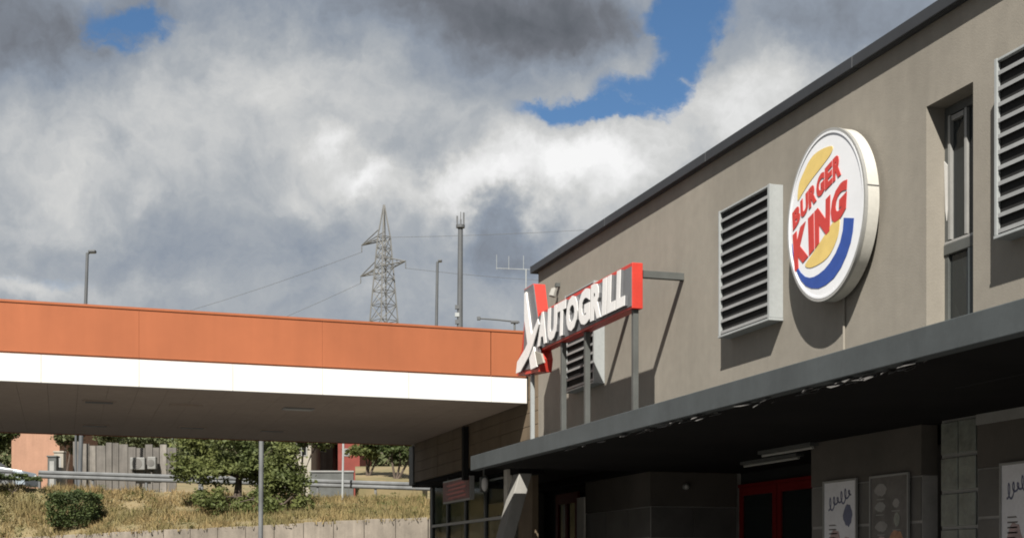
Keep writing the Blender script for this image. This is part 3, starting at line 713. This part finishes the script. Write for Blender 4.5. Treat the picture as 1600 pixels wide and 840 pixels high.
# ------------------------------------------------------------------ vegetation helpers
def leaf_cloud(name, m, parent, lumps, n, size, seed, shell=.55):
    r = random.Random(seed); vs = []; fs = []
    tot = sum(l[1]*l[2]*l[3] for l in lumps)
    for c, rx, ry, rz in lumps:
        k = int(n*rx*ry*rz/tot)+40
        # sub-clumps make light and dark masses and gaps
        subs = []
        for _ in range(max(6, int(9+rx*ry*rz*2))):
            d = Vector((r.gauss(0,1), r.gauss(0,1), r.gauss(0,1))).normalized()*r.uniform(shell, 1.0)
            subs.append(Vector((d.x*rx, d.y*ry, d.z*rz)))
        for _ in range(k):
            s = r.choice(subs); d = Vector((r.gauss(0,1), r.gauss(0,1), r.gauss(0,1)*.8))*.20
            p = c+s+Vector((d.x*rx, d.y*ry, d.z*rz))
            a = Vector((r.gauss(0,1), r.gauss(0,1), r.gauss(0,1)*.6)).normalized(); b = a.orthogonal().normalized()
            b = (b*math.cos(r.uniform(0,6.28))+a.cross(b)*math.sin(r.uniform(0,6.28))).normalized()
            w = size*r.uniform(.6,1.3); i = len(vs)
            vs += [p-a*w, p+b*w*.5, p+a*w, p-b*w*.5]; fs.append((i,i+1,i+2,i+3))
    return MB_raw(name, vs, fs, m, parent)
def MB_raw(name, vs, fs, m, parent):
    me = bpy.data.meshes.new(name); me.from_pydata([tuple(v) for v in vs], [], fs); me.materials.append(K[m]); return link(name, me, parent)
def tree(base, label, lumps, n, size, m, seed, trunk_r=.16, lean=(0,0), top=None, group=None, cat='tree', name='tree'):
    t = thing(name, label, cat, base, group); r = random.Random(seed)
    base = Vector(base); top = base+Vector((lean[0], lean[1], top or 2.0))
    tm = MB().tube([base-Vector((0,0,.15)), base.lerp(top,.4)+Vector((r.uniform(-.08,.08), r.uniform(-.08,.08),0)), top], [trunk_r*1.25, trunk_r, trunk_r*.7], 9)
    tr = tm.build('trunk', K['bark'], t, smooth=True)
    for l in lumps:
        e = l[0]; mid = top.lerp(e,.5)+Vector((r.uniform(-.15,.15), r.uniform(-.15,.15), r.uniform(0,.2)))
        MB().tube([top-Vector((0,0,.1)), mid, e], [trunk_r*.55, trunk_r*.33, trunk_r*.12], 6).build('limb', K['bark'], tr, smooth=True)
    leaf_cloud('crown', m, t, lumps, n, size, seed)
    return t

# ------------------------------------------------------------------ bank: retaining wall, guard rail, grass
rw = thing('retaining_wall', 'low pale concrete retaining wall of upright panels below the dry bank', 'wall', fr(-10, t_wall(-10), 0))
q = -25.0; pw = 1.02; i = 0
while q < 1.5:
    a = fr(q+.012, t_wall(q+.012), 0); b = fr(q+pw-.012, t_wall(q+pw-.012), 0); za, zb_ = z_wall(q), z_wall(q+pw)
    d = (b-a).normalized(); nrm = Vector((d.y, -d.x, 0))*-.11; jj = random.uniform(-.015,.015); j = FW*jj
    za += random.uniform(-.03,.03)
    vs = [a+j, b+j, b-nrm*-1+j, a-nrm*-1+j]
    MB().add([Vector((p.x, p.y, 0)) for p in vs]+[Vector((vs[0].x,vs[0].y,za)), Vector((vs[1].x,vs[1].y,zb_)), Vector((vs[2].x,vs[2].y,zb_)), Vector((vs[3].x,vs[3].y,za))],
             [(0,3,2,1),(4,5,6,7),(0,1,5,4),(1,2,6,5),(2,3,7,6),(3,0,4,7)]).build('panel', K['concrete'], rw, .012)
    q += pw
def guard(q0, q1, t, dz, label):
    g = thing('guardrail', label, 'guardrail', fr((q0+q1)/2, t, z_road((q0+q1)/2)), 'guardrails along the upper road')
    prof = [(0,0), (-.04,.05), (-.04,.10), (0,.15), (-.04,.20), (-.04,.26), (0,.31)]
    n = max(2, int((q1-q0)/2)); vs = []; fs = []; k = len(prof)
    for i in range(n+1):
        q = q0+(q1-q0)*i/n; z = z_road(q)+dz
        vs += [fr(q, t+dx, z+h) for dx, h in prof]+[fr(q, t+dx+.012, z+h) for dx, h in prof]
    for i in range(n):
        for j in range(k-1):
            a = i*2*k+j; b = a+2*k; fs += [(a,b,b+1,a+1), (a+k,a+k+1,b+k+1,b+k)]
        a = i*2*k; b = a+2*k; fs += [(a,a+k,b+k,b), (a+k-1,b+k-1,b+2*k-1,a+2*k-1)]
    MB().add(vs, fs).build('beam', K['galv'], g, smooth=False)
    for i in range(n+1):
        q = q0+(q1-q0)*i/n; z = z_road(q)
        MB().obox(fr(q, t+.09, z+dz*.5-.05), RT*.04, FW*.06, Vector((0,0,(dz+.30)/2+.12))).build('post', K['galv'], g)
guard(-18.3, -12.1, 55.7, .42, 'grey steel guardrail left of the round tree on the bank')
guard(-11.9, -.8, 55.2, .40, 'grey steel guardrail running from the round tree to the building')
guard(-30.0, -19.3, 55.7, .42, 'grey steel guardrail below the parked car')
# dry grass on the bank: uncountable blades
gv = []; gf = []; r = random.Random(11)
def blade(p, h, w, lean):
    i = len(gv); a = r.uniform(0, math.pi); d = Vector((math.cos(a), math.sin(a), 0))*w
    gv.extend([p-d, p+d, p+lean+Vector((0,0,h))]); gf.append((i,i+1,i+2))
for _ in range(11000):
    q = r.uniform(-25, 0); tw = t_wall(q); t = tw+(TB+.3-tw)*r.random(); p = fr(q, t, z_bank(q, min(t, TB))-.02)
    pt = math.sin(q*1.7+t*.6)*math.sin(q*.63-t*1.9+1)+.5*math.sin(q*4.1+t*2.7)
    if pt < -.55 and r.random() < .8: continue
    hh = r.uniform(.08,.26)*(1.6 if r.random() < .10 else 1)*(1+.45*pt)
    for _ in range(4):
        o = Vector((r.gauss(0,.09), r.gauss(0,.09), 0)); blade(p+o, hh*r.uniform(.6,1.2), r.uniform(.012,.03), Vector((r.gauss(0,.08), r.gauss(0,.08), 0)))
wv_ = []; wf_ = []
for _ in range(240):
    q = r.uniform(-24, -1); tw = t_wall(q); t = tw+(TB-tw)*r.random()**.7; p = fr(q, t, z_bank(q, min(t, TB))); k_ = r.uniform(.5,1.3)
    for _ in range(26):
        a_ = r.uniform(0, 6.28); d_ = Vector((math.cos(a_), math.sin(a_), 0)); c_ = p+d_*r.uniform(.02,.22)*k_+Vector((0,0,r.uniform(.03,.26)*k_)); i = len(wv_); e_ = Vector((-d_.y, d_.x, 0))*.025
        wv_ += [c_-e_, c_+d_*.07+Vector((0,0,.03)), c_+e_, c_-d_*.04]; wf_.append((i,i+1,i+2,i+3))
wo = MB_raw('weeds', wv_, wf_, 'leaf', None); struct(wo, 'stuff'); wo['label'] = 'scattered green weeds among the dry grass of the bank'
go = MB_raw('grass', gv, gf, 'drygrass', None); struct(go, 'stuff'); go['label'] = 'dry golden grass covering the bank'
# clipped bush
def bankpt(x, y, zc):
    return cf(x, y, zc)
b0 = cf(117, 806, 51.5); b0.z = z_bank(-15.6, 51.5)-.05
bu = thing('clipped_bush', 'dark green box clipped bush on the dry bank', 'bush', b0)
r2 = random.Random(5); vs = []; fs = []
for _ in range(6500):
    p = Vector((r2.uniform(-.78,.78), r2.uniform(-.7,.7), r2.uniform(0,1.18)))
    k = r2.randrange(4)
    if k == 0: p.z = 1.10+.11*math.sin(p.x*4+1)*math.cos(p.y*3)+.05*math.sin(p.x*11)+r2.gauss(0,.07)
    elif k == 1: p.y = r2.choice((-.70,.72))+.07*math.sin(p.x*7+p.z*5)+r2.gauss(0,.08)
    elif k == 2: p.x = r2.choice((-.76,.74))+.06*math.sin(p.z*8+p.y*5)+r2.gauss(0,.08)
    s = 1-.28*max(0, .45-p.z)*1.5; w = r2.uniform(.03,.07)
    c = b0+RT*(p.x*s)+FW*(p.y*s)+Vector((0,0,p.z))
    a = Vector((r2.gauss(0,1), r2.gauss(0,1), r2.gauss(0,1))).normalized(); b = a.orthogonal().normalized(); i = len(vs)
    vs += [c-a*w, c+b*w*.5, c+a*w, c-b*w*.5]; fs.append((i,i+1,i+2,i+3))
MB_raw('foliage', vs, fs, 'leafd', bu)
MB().tube([b0-Vector((0,0,.1)), b0+Vector((0,0,.6))], [.06,.03]).build('stem', K['bark'], bu)
# round tree on the bank + shrub mass at its right
def L_(x, y, zc, rx, ry, rz): return (cf(x, y, zc), rx, ry, rz)
tb = cf(374, 800, 52); tb.z = z_bank(-9.8, 52)
tree(tb, 'leafy green tree with short dark trunk on the bank', [L_(318,712,52,1.15,1,.8), L_(365,700,52.2,1.2,1.1,.85), L_(425,703,52,1.2,1.0,.9), L_(340,738,51.6,.9,.7,.5), L_(410,738,51.5,1.0,.8,.6), L_(292,728,52,.7,.6,.5), L_(450,742,52,.9,.8,.75), L_(380,725,51.4,.9,.7,.6)], 12500, .08, 'leaf', 21, .15, (0,0), 1.2)
tb = cf(440, 812, 50.5); tb.z = z_bank(-8, 50.5)
tree(tb, 'dark spreading shrub at the foot of the bank tree, behind the thin pole', [L_(440,772,50.5,1.0,.8,.85), L_(405,788,50.5,.9,.8,.55), L_(470,775,50.5,.5,.6,.6), L_(350,790,50.8,.9,.8,.35), L_(330,776,51.5,.6,.6,.4)], 6500, .075, 'leaf', 22, .07, (0,0), .3, cat='shrub', name='shrub')
# ------------------------------------------------------------------ beyond the road
def wallbox(x0, x1, ytop, zc, depth, name, m, label, cat='wall', zbase=None):
    q0 = (x0-800)/F*zc; q1 = (x1-800)/F*zc; zt_ = EYE+(895-ytop)/F*zc; zb_ = zbase if zbase is not None else z_road((q0+q1)/2)-.2
    t = thing(name, label, cat, fr((q0+q1)/2, zc, zb_))
    return t, q0, q1, zt_, zb_
def vb(q0, q1, t0, t1, z0, z1, name, m, parent, bevel=0):
    return MB().prism([fr(q0,t0,z0), fr(q1,t0,z0), fr(q1,t1,z0), fr(q0,t1,z0)], (0,0,z1-z0)).build(name, K[m], parent, bevel)
# grey concrete fence made of uneven upright panels
t, q0, q1, zt_, zb_ = wallbox(114, 262, 688, 67, .2, 'concrete_fence', 'greywall', 'weathered grey fence of upright concrete panels behind the guardrail')
q = q0; i = 0
while q < q1:
    w = random.uniform(.28,.46); k = random.choice(('greywall','greywall','fencelite'))
    vb(q, q+w-.03, 67+random.uniform(-.02,.02), 67.12, zb_, zt_-random.uniform(0,.25)-.15*(q-q0)/(q1-q0), 'panel', k, t); q += w
for x0, x1, y0, lab in ((203, 226, 714, 'round fanned outdoor unit of air conditioning left on the grey fence'), (230, 243, 713, 'narrow outdoor air conditioning unit right on the grey fence')):
    zc = 66.4; a0 = (x0-800)/F*zc; a1 = (x1-800)/F*zc; z1 = EYE+(895-y0)/F*zc; z0 = EYE+(895-y0-19)/F*zc
    u_ = thing('outdoor_unit', lab, 'ac unit', fr((a0+a1)/2, zc, z0), 'outdoor units on the fence')
    vb(a0, a1, zc, zc+.35, z0, z1, 'casing', 'acm', u_, .02)
    cc = fr((a0+a1)/2-.02, zc-.012, (z0+z1)/2); rr_ = min(a1-a0, z1-z0)*.42
    MB().prism([cc+RT*(rr_*math.cos(2*math.pi*k/20))+Vector((0,0,rr_*math.sin(2*math.pi*k/20))) for k in range(20)], FW*.01).build('fan_grille', K['tile'], u_)
    vb(a0+.05, a0+.12, zc+.2, zc+.5, z0-.12, z0-.002, 'bracket', 'steel', u_); vb(a1-.12, a1-.05, zc+.2, zc+.5, z0-.12, z0-.002, 'bracket', 'steel', u_)
# orange house at the left
def house(x0, x1, zc, ybot, eave_y, m, label, wins, roof='rooftile', depth=7):
    q0 = (x0-800)/F*zc; q1 = (x1-800)/F*zc; z0 = z_road(clampf((q0+q1)/2,-30,0))-.1; z1 = EYE+(895-eave_y)/F*zc
    t = thing('house', label, 'house', fr((q0+q1)/2, zc, z0))
    vb(q0, q1, zc, zc+depth, z0, z1, 'wall', m, t)
    e = .35; rz = z1+1.1
    MB().add([fr(q0-e,zc-e,z1), fr(q1+e,zc-e,z1), fr(q1+e,zc+depth+e,z1), fr(q0-e,zc+depth+e,z1), fr(q0-e,zc+depth/2,rz), fr(q1+e,zc+depth/2,rz)], [(0,1,5,4),(2,3,4,5),(0,4,3),(1,2,5),(0,3,2,1)]).build('roof', K[roof], t)
    for a, b, ya, yb in wins:
        qa = (a-800)/F*zc; qb = (b-800)/F*zc; za = EYE+(895-ya)/F*zc; zb_ = EYE+(895-yb)/F*zc
        w = vb(qa, qb, zc-.03, zc-.002, zb_, za, 'window', 'frame', t); vb(qa+.06, qb-.06, zc-.04, zc-.032, zb_+.06, za-.06, 'pane', 'dglass', w)
    return t
house(18, 93, 76, 745, 640, 'plaster', 'salmon orange plastered house behind the parked car', [(40, 54, 650, 672), (66, 80, 650, 672)])
house(440, 486, 82, 745, 655, 'cream', 'pale house half hidden by trees right of the round bank tree', [(452, 462, 690, 712), (470, 480, 690, 712)])
house(528, 562, 84, 745, 655, 'redwall', 'red walled house between the trees right of the bank', [(538, 546, 700, 712)])
house(488, 520, 86, 745, 660, 'greywall', 'grey house between the pale house and the red house', [(496, 510, 692, 706)])
# parked car at the far left
zc = 59.5; nose = (39-800)/F*zc; zr = z_road(-20.5)+.02
car = thing('parked_car', 'silver blue car at the left edge behind the guardrail', 'car', fr(nose-2.1, zc+.85, zr))
def carpt(l, w, h): return fr(nose-l, zc+w, zr+h)     # l metres behind the nose
def section(pts, w0, w1, name, m, parent=car, bevel=.03):
    return MB().prism([carpt(l, w0, h) for l, h in pts], FW*(w1-w0)).build(name, K[m], parent, bevel)
body = section([(0,.32),(.02,.72),(.12,.90),(1.15,1.06),(4.1,1.06),(4.3,.85),(4.32,.35),(3.85,.3),(3.75,.55),(3.5,.68),(3.2,.68),(2.98,.55),(2.9,.3),(1.3,.3),(1.2,.55),(.98,.68),(.7,.68),(.48,.55),(.4,.3)], 0, 1.75, 'body', 'carpaint')
section([(1.1,1.062),(1.85,1.52),(3.5,1.55),(4.15,1.062)], .12, 1.63, 'cabin', 'dglass')
section([(1.82,1.51),(1.95,1.56),(3.45,1.59),(3.6,1.54)], .13, 1.62, 'roof', 'carpaint')
for l0_ in ((1.1,1.062,1.86,1.53),(2.5,1.062,2.55,1.56),(4.12,1.062,3.5,1.56)):
    MB().bar(carpt(l0_[0], .10, l0_[1]), carpt(l0_[2], .115, l0_[3]), .06, .05).build('pillar', K['carpaint'], car)
for l in (.84, 3.35):
    for w in (.02, 1.55):
        cc = carpt(l, w, .31); wh = MB().tube([cc, cc+FW*.2], .31, 20).build('wheel', K['tyre'], car)
        MB().tube([cc-FW*.012, cc-FW*.001], .19, 14).build('rim', K['galv'], wh)
for w in (.12, 1.38): MB().obox(carpt(.04, w+.13, .72), RT*.06, FW*.15, Vector((0,0,.07))).build('headlight', K['lightoff'], car, .02)
MB().obox(carpt(1.25, -.10, 1.10), RT*.06, FW*.08, Vector((0,0,.06))).build('mirror', K['tyre'], car, .02)
# small pale cabinet and bin between the house and the fence
zc = 66
for x0, x1, y0, m, nm, lab, cat in ((84, 99, 704, 'cream', 'utility_cabinet', 'small pale cabinet beside the orange house', 'cabinet'), (74, 88, 711, 'steel', 'waste_bin', 'dark grey wheeled bin in front of the orange house', 'bin')):
    a0 = (x0-800)/F*zc; a1 = (x1-800)/F*zc; z1 = EYE+(895-y0)/F*zc; z0 = z_road((a0+a1)/2)
    u_ = thing(nm, lab, cat, fr((a0+a1)/2, zc, z0)); vb(a0, a1, zc, zc+.4, z0+.08, z1-.08, 'body', m, u_, .03)
    vb(a0-.03, a1+.03, zc-.04, zc+.44, z1-.078, z1, 'lid', m, u_, .02)
    for a_ in (a0+.05, a1-.11): vb(a_, a_+.06, zc+.05, zc+.35, z0, z0+.079, 'foot', 'tyre', u_)
    vb(a0+.1, a1-.1, zc-.012, zc-.001, z0+.3, z1-.25, 'door', 'rimgrey', u_); zc -= .9
# trees beyond the road
G = 'trees beyond the upper road'
def far_tree(x, zc, lumps, n, m, seed, label, size=.10, tr=.13, lean=(0,0), top=1.4):
    q = (x-800)/F*zc; b = fr(q, zc, z_road(clampf(q,-30,0))-.05)
    tree(b, label, [L_(a, y, zc, rx, rx*.9, rz) for a, y, rx, rz in lumps], n, size, m, seed, tr, lean, top, G)
far_tree(-6, 68, [(-8,684,.8,.55), (2,668,.9,.6)], 3000, 'leafd', 31, 'dark leafy tree at the left edge beside the orange house')
far_tree(103, 72, [(103,688,.7,.8), (112,672,.8,.6), (95,665,.7,.6)], 2500, 'olive', 32, 'grey green tree between the orange house and the concrete fence')
far_tree(205, 74, [(170,672,1.2,.6), (215,676,1.3,.6), (255,680,1.1,.7)], 4500, 'olive', 33, 'wide olive green tree rising behind the concrete fence')
far_tree(470, 66, [(450,690,.8,.6), (480,683,.9,.6), (505,680,.7,.5)], 3500, 'leaf', 34, 'green tree with dark trunk before the pale house')
far_tree(588, 68, [(570,704,.75,.55), (595,696,.8,.6), (580,682,.9,.5)], 3600, 'leaf', 35, 'green tree with leaning trunk right of the red house', lean=tuple((RT*-.45).xy), top=1.6)
far_tree(630, 67, [(625,703,.8,.55), (650,694,.8,.6), (612,690,.6,.5)], 3600, 'leafd', 36, 'tree with leaning trunk nearest the restaurant building', lean=tuple((RT*-.35).xy), top=1.5)
far_tree(545, 92, [(500,672,1.6,.8), (545,676,1.6,.8), (610,676,1.8,.9), (640,680,1.4,.9)], 6000, 'leafd', 37, 'broad dark tree filling the gap behind the red house')
wl_ = random.Random(77)
wd = leaf_cloud('woodland', 'olive', None, [(cf(x, wl_.uniform(668, 705), 104+wl_.uniform(-4,4)), wl_.uniform(2.2,3.2), 2.0, wl_.uniform(1.3,2.2)) for x in range(-60, 700, 38)]+[(cf(x, wl_.uniform(715, 735), 100), 2.6, 1.5, 1.2) for x in range(-60, 700, 45)], 15000, .26, 78, .3)
struct(wd, 'stuff'); wd['label'] = 'distant olive green wood seen below the canopy'
# grey green garden wall and dry slope
t, q0, q1, zt_, zb_ = wallbox(484, 552, 737, 65.3, .2, 'garden_wall', 'tile', 'low grey green wall above the guardrail')
vb(q0, q1, 65.3, 65.5, zb_, zt_, 'wall', 'steel', t); vb(q0-.03, q1+.03, 65.25, 65.55, zt_+.002, zt_+.07, 'coping', 'frame', t)
mo = MB(); a = [cf(555, 748, 66), cf(660, 752, 66), cf(668, 728, 74), cf(555, 728, 74)]
mo.prism(a, (0,0,-1.5)); struct(mo.build('dry_slope', K['earth']))
# low shrubs at the left edge, below the car
b0 = cf(20, 760, 54.6); b0.z = z_bank(-18.9, 54.6)-.05
tree(b0, 'low dark shrub at the left edge below the parked car', [L_(2,744,54.6,.5,.5,.16), L_(30,746,54.6,.5,.5,.14), L_(52,748,54.6,.3,.4,.12), (cf(-25,742,54.6),.6,.5,.3)], 2600, .06, 'leafd', 41, .04, (0,0), .2, cat='shrub', name='shrub')

# ------------------------------------------------------------------ poles and masts
def street_lamp(x, xt, ytop, zc, head, label, wpx, group='street lamps', m='darkpost'):
    q = (x-800)/F*zc; zb_ = z_road(clampf(q,-30,0)) if zc > 55 else 0
    base = fr(q, zc, zb_); tp = cf(xt, ytop, zc); r_ = wpx/F*zc/2
    t = thing('street_lamp', label, 'lamp', base, group)
    MB().tube([base, base+Vector((0,0,.3)), tp], [r_*1.3, r_*1.15, r_*.75], 10).build('post', K[m], t, smooth=True)
    MB().obox(base+Vector((0,0,.01)), RT*r_*2.2, FW*r_*2.2, Vector((0,0,.02))).build('base_plate', K[m], t)
    hx = head/F*zc
    MB().tube([tp-Vector((0,0,.05)), tp+RT*hx*.35+Vector((0,0,.05))], r_*.6, 8).build('arm', K[m], t)
    hd = MB().obox(tp+RT*hx*.6+Vector((0,0,.06)), RT*abs(hx)*.42, FW*.14, Vector((0,0,.055))).build('lamp_head', K[m], t, .03)
    MB().obox(tp+RT*hx*.6-Vector((0,0,.004)), RT*abs(hx)*.34, FW*.10, Vector((0,0,.006))).build('lens', K['lightoff'], hd)
    return t
street_lamp(124, 136.5, 395, 62, 13, 'slim street lamp standing alone at the left above the canopy', 6.5)
street_lamp(677, 683.5, 409, 78, 7, 'short street lamp between the lattice pylon and the tall mast', 5.5)
# lamp with a long arm, right
zc = 84; bq = cf(804, 500, zc)
la = thing('street_lamp', 'lamp post with long thin arm just left of the lettered sign', 'lamp', Vector((bq.x, bq.y, 4.4)), 'street lamps')
MB().tube([Vector((bq.x,bq.y,4.4)), cf(804, 502, zc)], [.09,.06]).build('post', K['galv'], la, smooth=True)
MB().tube([cf(747,497,zc), cf(775,499,zc), cf(812,503,zc)], .05, 6).build('arm', K['darkpost'], la)
MB().obox(cf(804,503,zc), RT*.22, FW*.15, Vector((0,0,.07))).build('lamp_head', K['darkpost'], la, .02)
MB().obox(cf(748,497,zc), RT*.10, FW*.10, Vector((0,0,.10))).build('lamp_head', K['darkpost'], la, .02)
# tall mast
zc = 88; mb_ = cf(716.5, 800, zc); base = Vector((mb_.x, mb_.y, 4.4)); tp = cf(719.5, 352, zc)
ms = thing('tall_mast', 'tall dark mast with antenna cluster on top, right of the pylon', 'mast', base)
MB().tube([base, base.lerp(tp,.5), tp], [.23,.20,.15], 12).build('post', K['darkpost'], ms, smooth=True)
MB().tube([tp-Vector((0,0,.15)), tp+Vector((0,0,.02))], .27, 14).build('platform', K['darkpost'], ms)
for dx, h in ((-.2,.55), (.2,.75), (.02,.35)):
    MB().obox(tp+RT*dx+Vector((0,0,h/2+.02)), RT*.05, FW*.07, Vector((0,0,h/2))).build('antenna', K['darkpost'], ms)
MB().tube([tp, cf(720, 331, zc)], .025, 6).build('spike', K['galv'], ms)
for y in (480, 492, 503): MB().obox(cf(714.5, y, zc)-FW*.1, RT*.13, FW*.1, Vector((0,0,.12))).build('equipment_box', K['greymetal' if y == 492 else 'darkpost'], ms)
# lattice pylon
zc = 160.0; px = zc/F
pb = cf(599, 800, zc); base = Vector((pb.x, pb.y, 4.2)); py = thing('lattice_pylon', 'grey lattice pylon with cross arms carrying power lines', 'pylon', base)
az = math.radians(-50); ax = RT*math.cos(az)+FW*math.sin(az); ay = FW*math.cos(az)-RT*math.sin(az)
def zy(y): return EYE+(895-y)*px
def half(z):
    # half width from body heights read off the tower
    pts = [(4.2, 2.55), (zy(510), 1.16), (zy(370), .50), (zy(322), .03)]
    for (za, wa), (zb_, wb) in zip(pts[:-1], pts[1:]):
        if z <= zb_: return wa+(wb-wa)*(z-za)/(zb_-za)
    return .03
def cx_(z): return Vector((base.x, base.y, z))+RT*((z-4.2)*.0022)
def corner(z, i, j): h = half(z); return cx_(z)+ax*(h*i)+ay*(h*j)
cs = [(-1,-1),(1,-1),(1,1),(-1,1)]
zs = [4.2]; 
while zs[-1] < zy(370)-.4: zs.append(min(zy(370), zs[-1]+max(1.0, half(zs[-1])*1.55)))
zs[-1] = zy(370)
for i, j in cs: MB().tube([corner(z, i, j) for z in zs+[zy(345), zy(320)]], .085, 5).build('leg', K['lattice'], py)
for k in range(len(zs)-1):
    lac = MB()
    for a in range(4):
        c0_, c1_ = cs[a], cs[(a+1)%4]
        lac.tube([corner(zs[k], *c0_), corner(zs[k+1], *c1_)], .05, 4).tube([corner(zs[k], *c1_), corner(zs[k+1], *c0_)], .05, 4).tube([corner(zs[k+1], *c0_), corner(zs[k+1], *c1_)], .045, 4)
    lac.build('bracing', K['lattice'], py)
def arm(y, side, ln, name='cross_arm'):
    z = zy(y); h = half(z); tip = cx_(z)+ax*(side*ln)+Vector((0,0,.05)); m = MB()
    for j in (-1, 1):
        m.tube([cx_(z)+ax*(side*h)+ay*(h*j), tip], .075, 5); m.tube([cx_(z+1.0)+ax*(side*h*.9)+ay*(h*j*.9), tip], .06, 5)
    for k in (.3, .6): m.tube([(cx_(z)+ax*(side*h)+ay*h).lerp(tip, k), (cx_(z+1)+ax*(side*h)+ay*h).lerp(tip, k)], .04, 4); m.tube([(cx_(z)+ax*(side*h)+ay*h).lerp(tip, k), (cx_(z)+ax*(side*h)-ay*h).lerp(tip, k)], .04, 4)
    m.build(name, K['lattice'], py)
    MB().tube([tip, tip-Vector((0,0,.15))]+[tip-Vector((0,0,.15+.08*i)) for i in range(1,9)], [.03,.03]+[.07 if i%2 else .04 for i in range(1,9)], 8).build('insulator', K['wire'], py)
    return tip-Vector((0,0,.78))
t1 = arm(373, -1, 4.4); t2 = arm(418, 1, 4.1); t3 = arm(422, -1, 4.6)
def cable(p, q_, sag, label):
    n = 20; pts = []
    for i in range(n+1):
        k = i/n; v = p.lerp(q_, k); v.z -= sag*4*k*(1-k); pts.append(v)
    tag(MB().tube(pts, .022, 5).build('power_line', K['wire']), label, 'power line', 'power lines')
cable(t3, cf(-420, 690, 210), 5, 'power line sagging left from the lower arm of the pylon')
cable(t1, cf(-420, 560, 260), 6, 'power line running left from the upper arm of the pylon')
cable(t2, cf(1900, 330, 190), 5, 'power line running right from the right arm of the pylon')
cable(cx_(zy(372))+ax*.5, cf(1900, 210, 190), 3, 'power line running right from near the pylon top')
# thin poles before and on the bank
b = cf(406, 900, 37); b.z = 0
po = thing('thin_pole', 'thin pale steel pole standing before the bank tree', 'pole', b)
tp = cf(408.5, 684, 37)
MB().tube([b, tp], .062, 10).build('post', K['galv'], po, smooth=True); MB().tube([b, b+Vector((0,0,.03))], .14, 12).build('base_plate', K['galv'], po)
MB().tube([tp, tp+Vector((0,0,.04))], [.066,.03], 10).build('cap', K['galv'], po)
b = cf(535, 768, 54.3); b.z = z_bank(-6.4, 54.3)-.05
sp = thing('marker_post', 'slim pale post beside the guardrail in front of the red house', 'post', b)
tp = cf(536.5, 692, 54.3)
MB().tube([b, tp], .04, 8).build('post', K['greymetal'], sp)
MB().tube([tp, tp+Vector((0,0,.03))], [.043,.02], 8).build('cap', K['galv'], sp)
b = cf(118.5, 760, 66); b.z = z_road(-20)
tpole = thing('telegraph_pole', 'thin dark pole at the left end of the concrete fence', 'pole', b)
MB().tube([b, cf(118.5, 655, 66)], [.06,.05], 8).build('post', K['darkpost'], tpole); MB().tube([cf(118.5,655,66), cf(118.5,653,66)], [.055,.02], 8).build('cap', K['darkpost'], tpole)
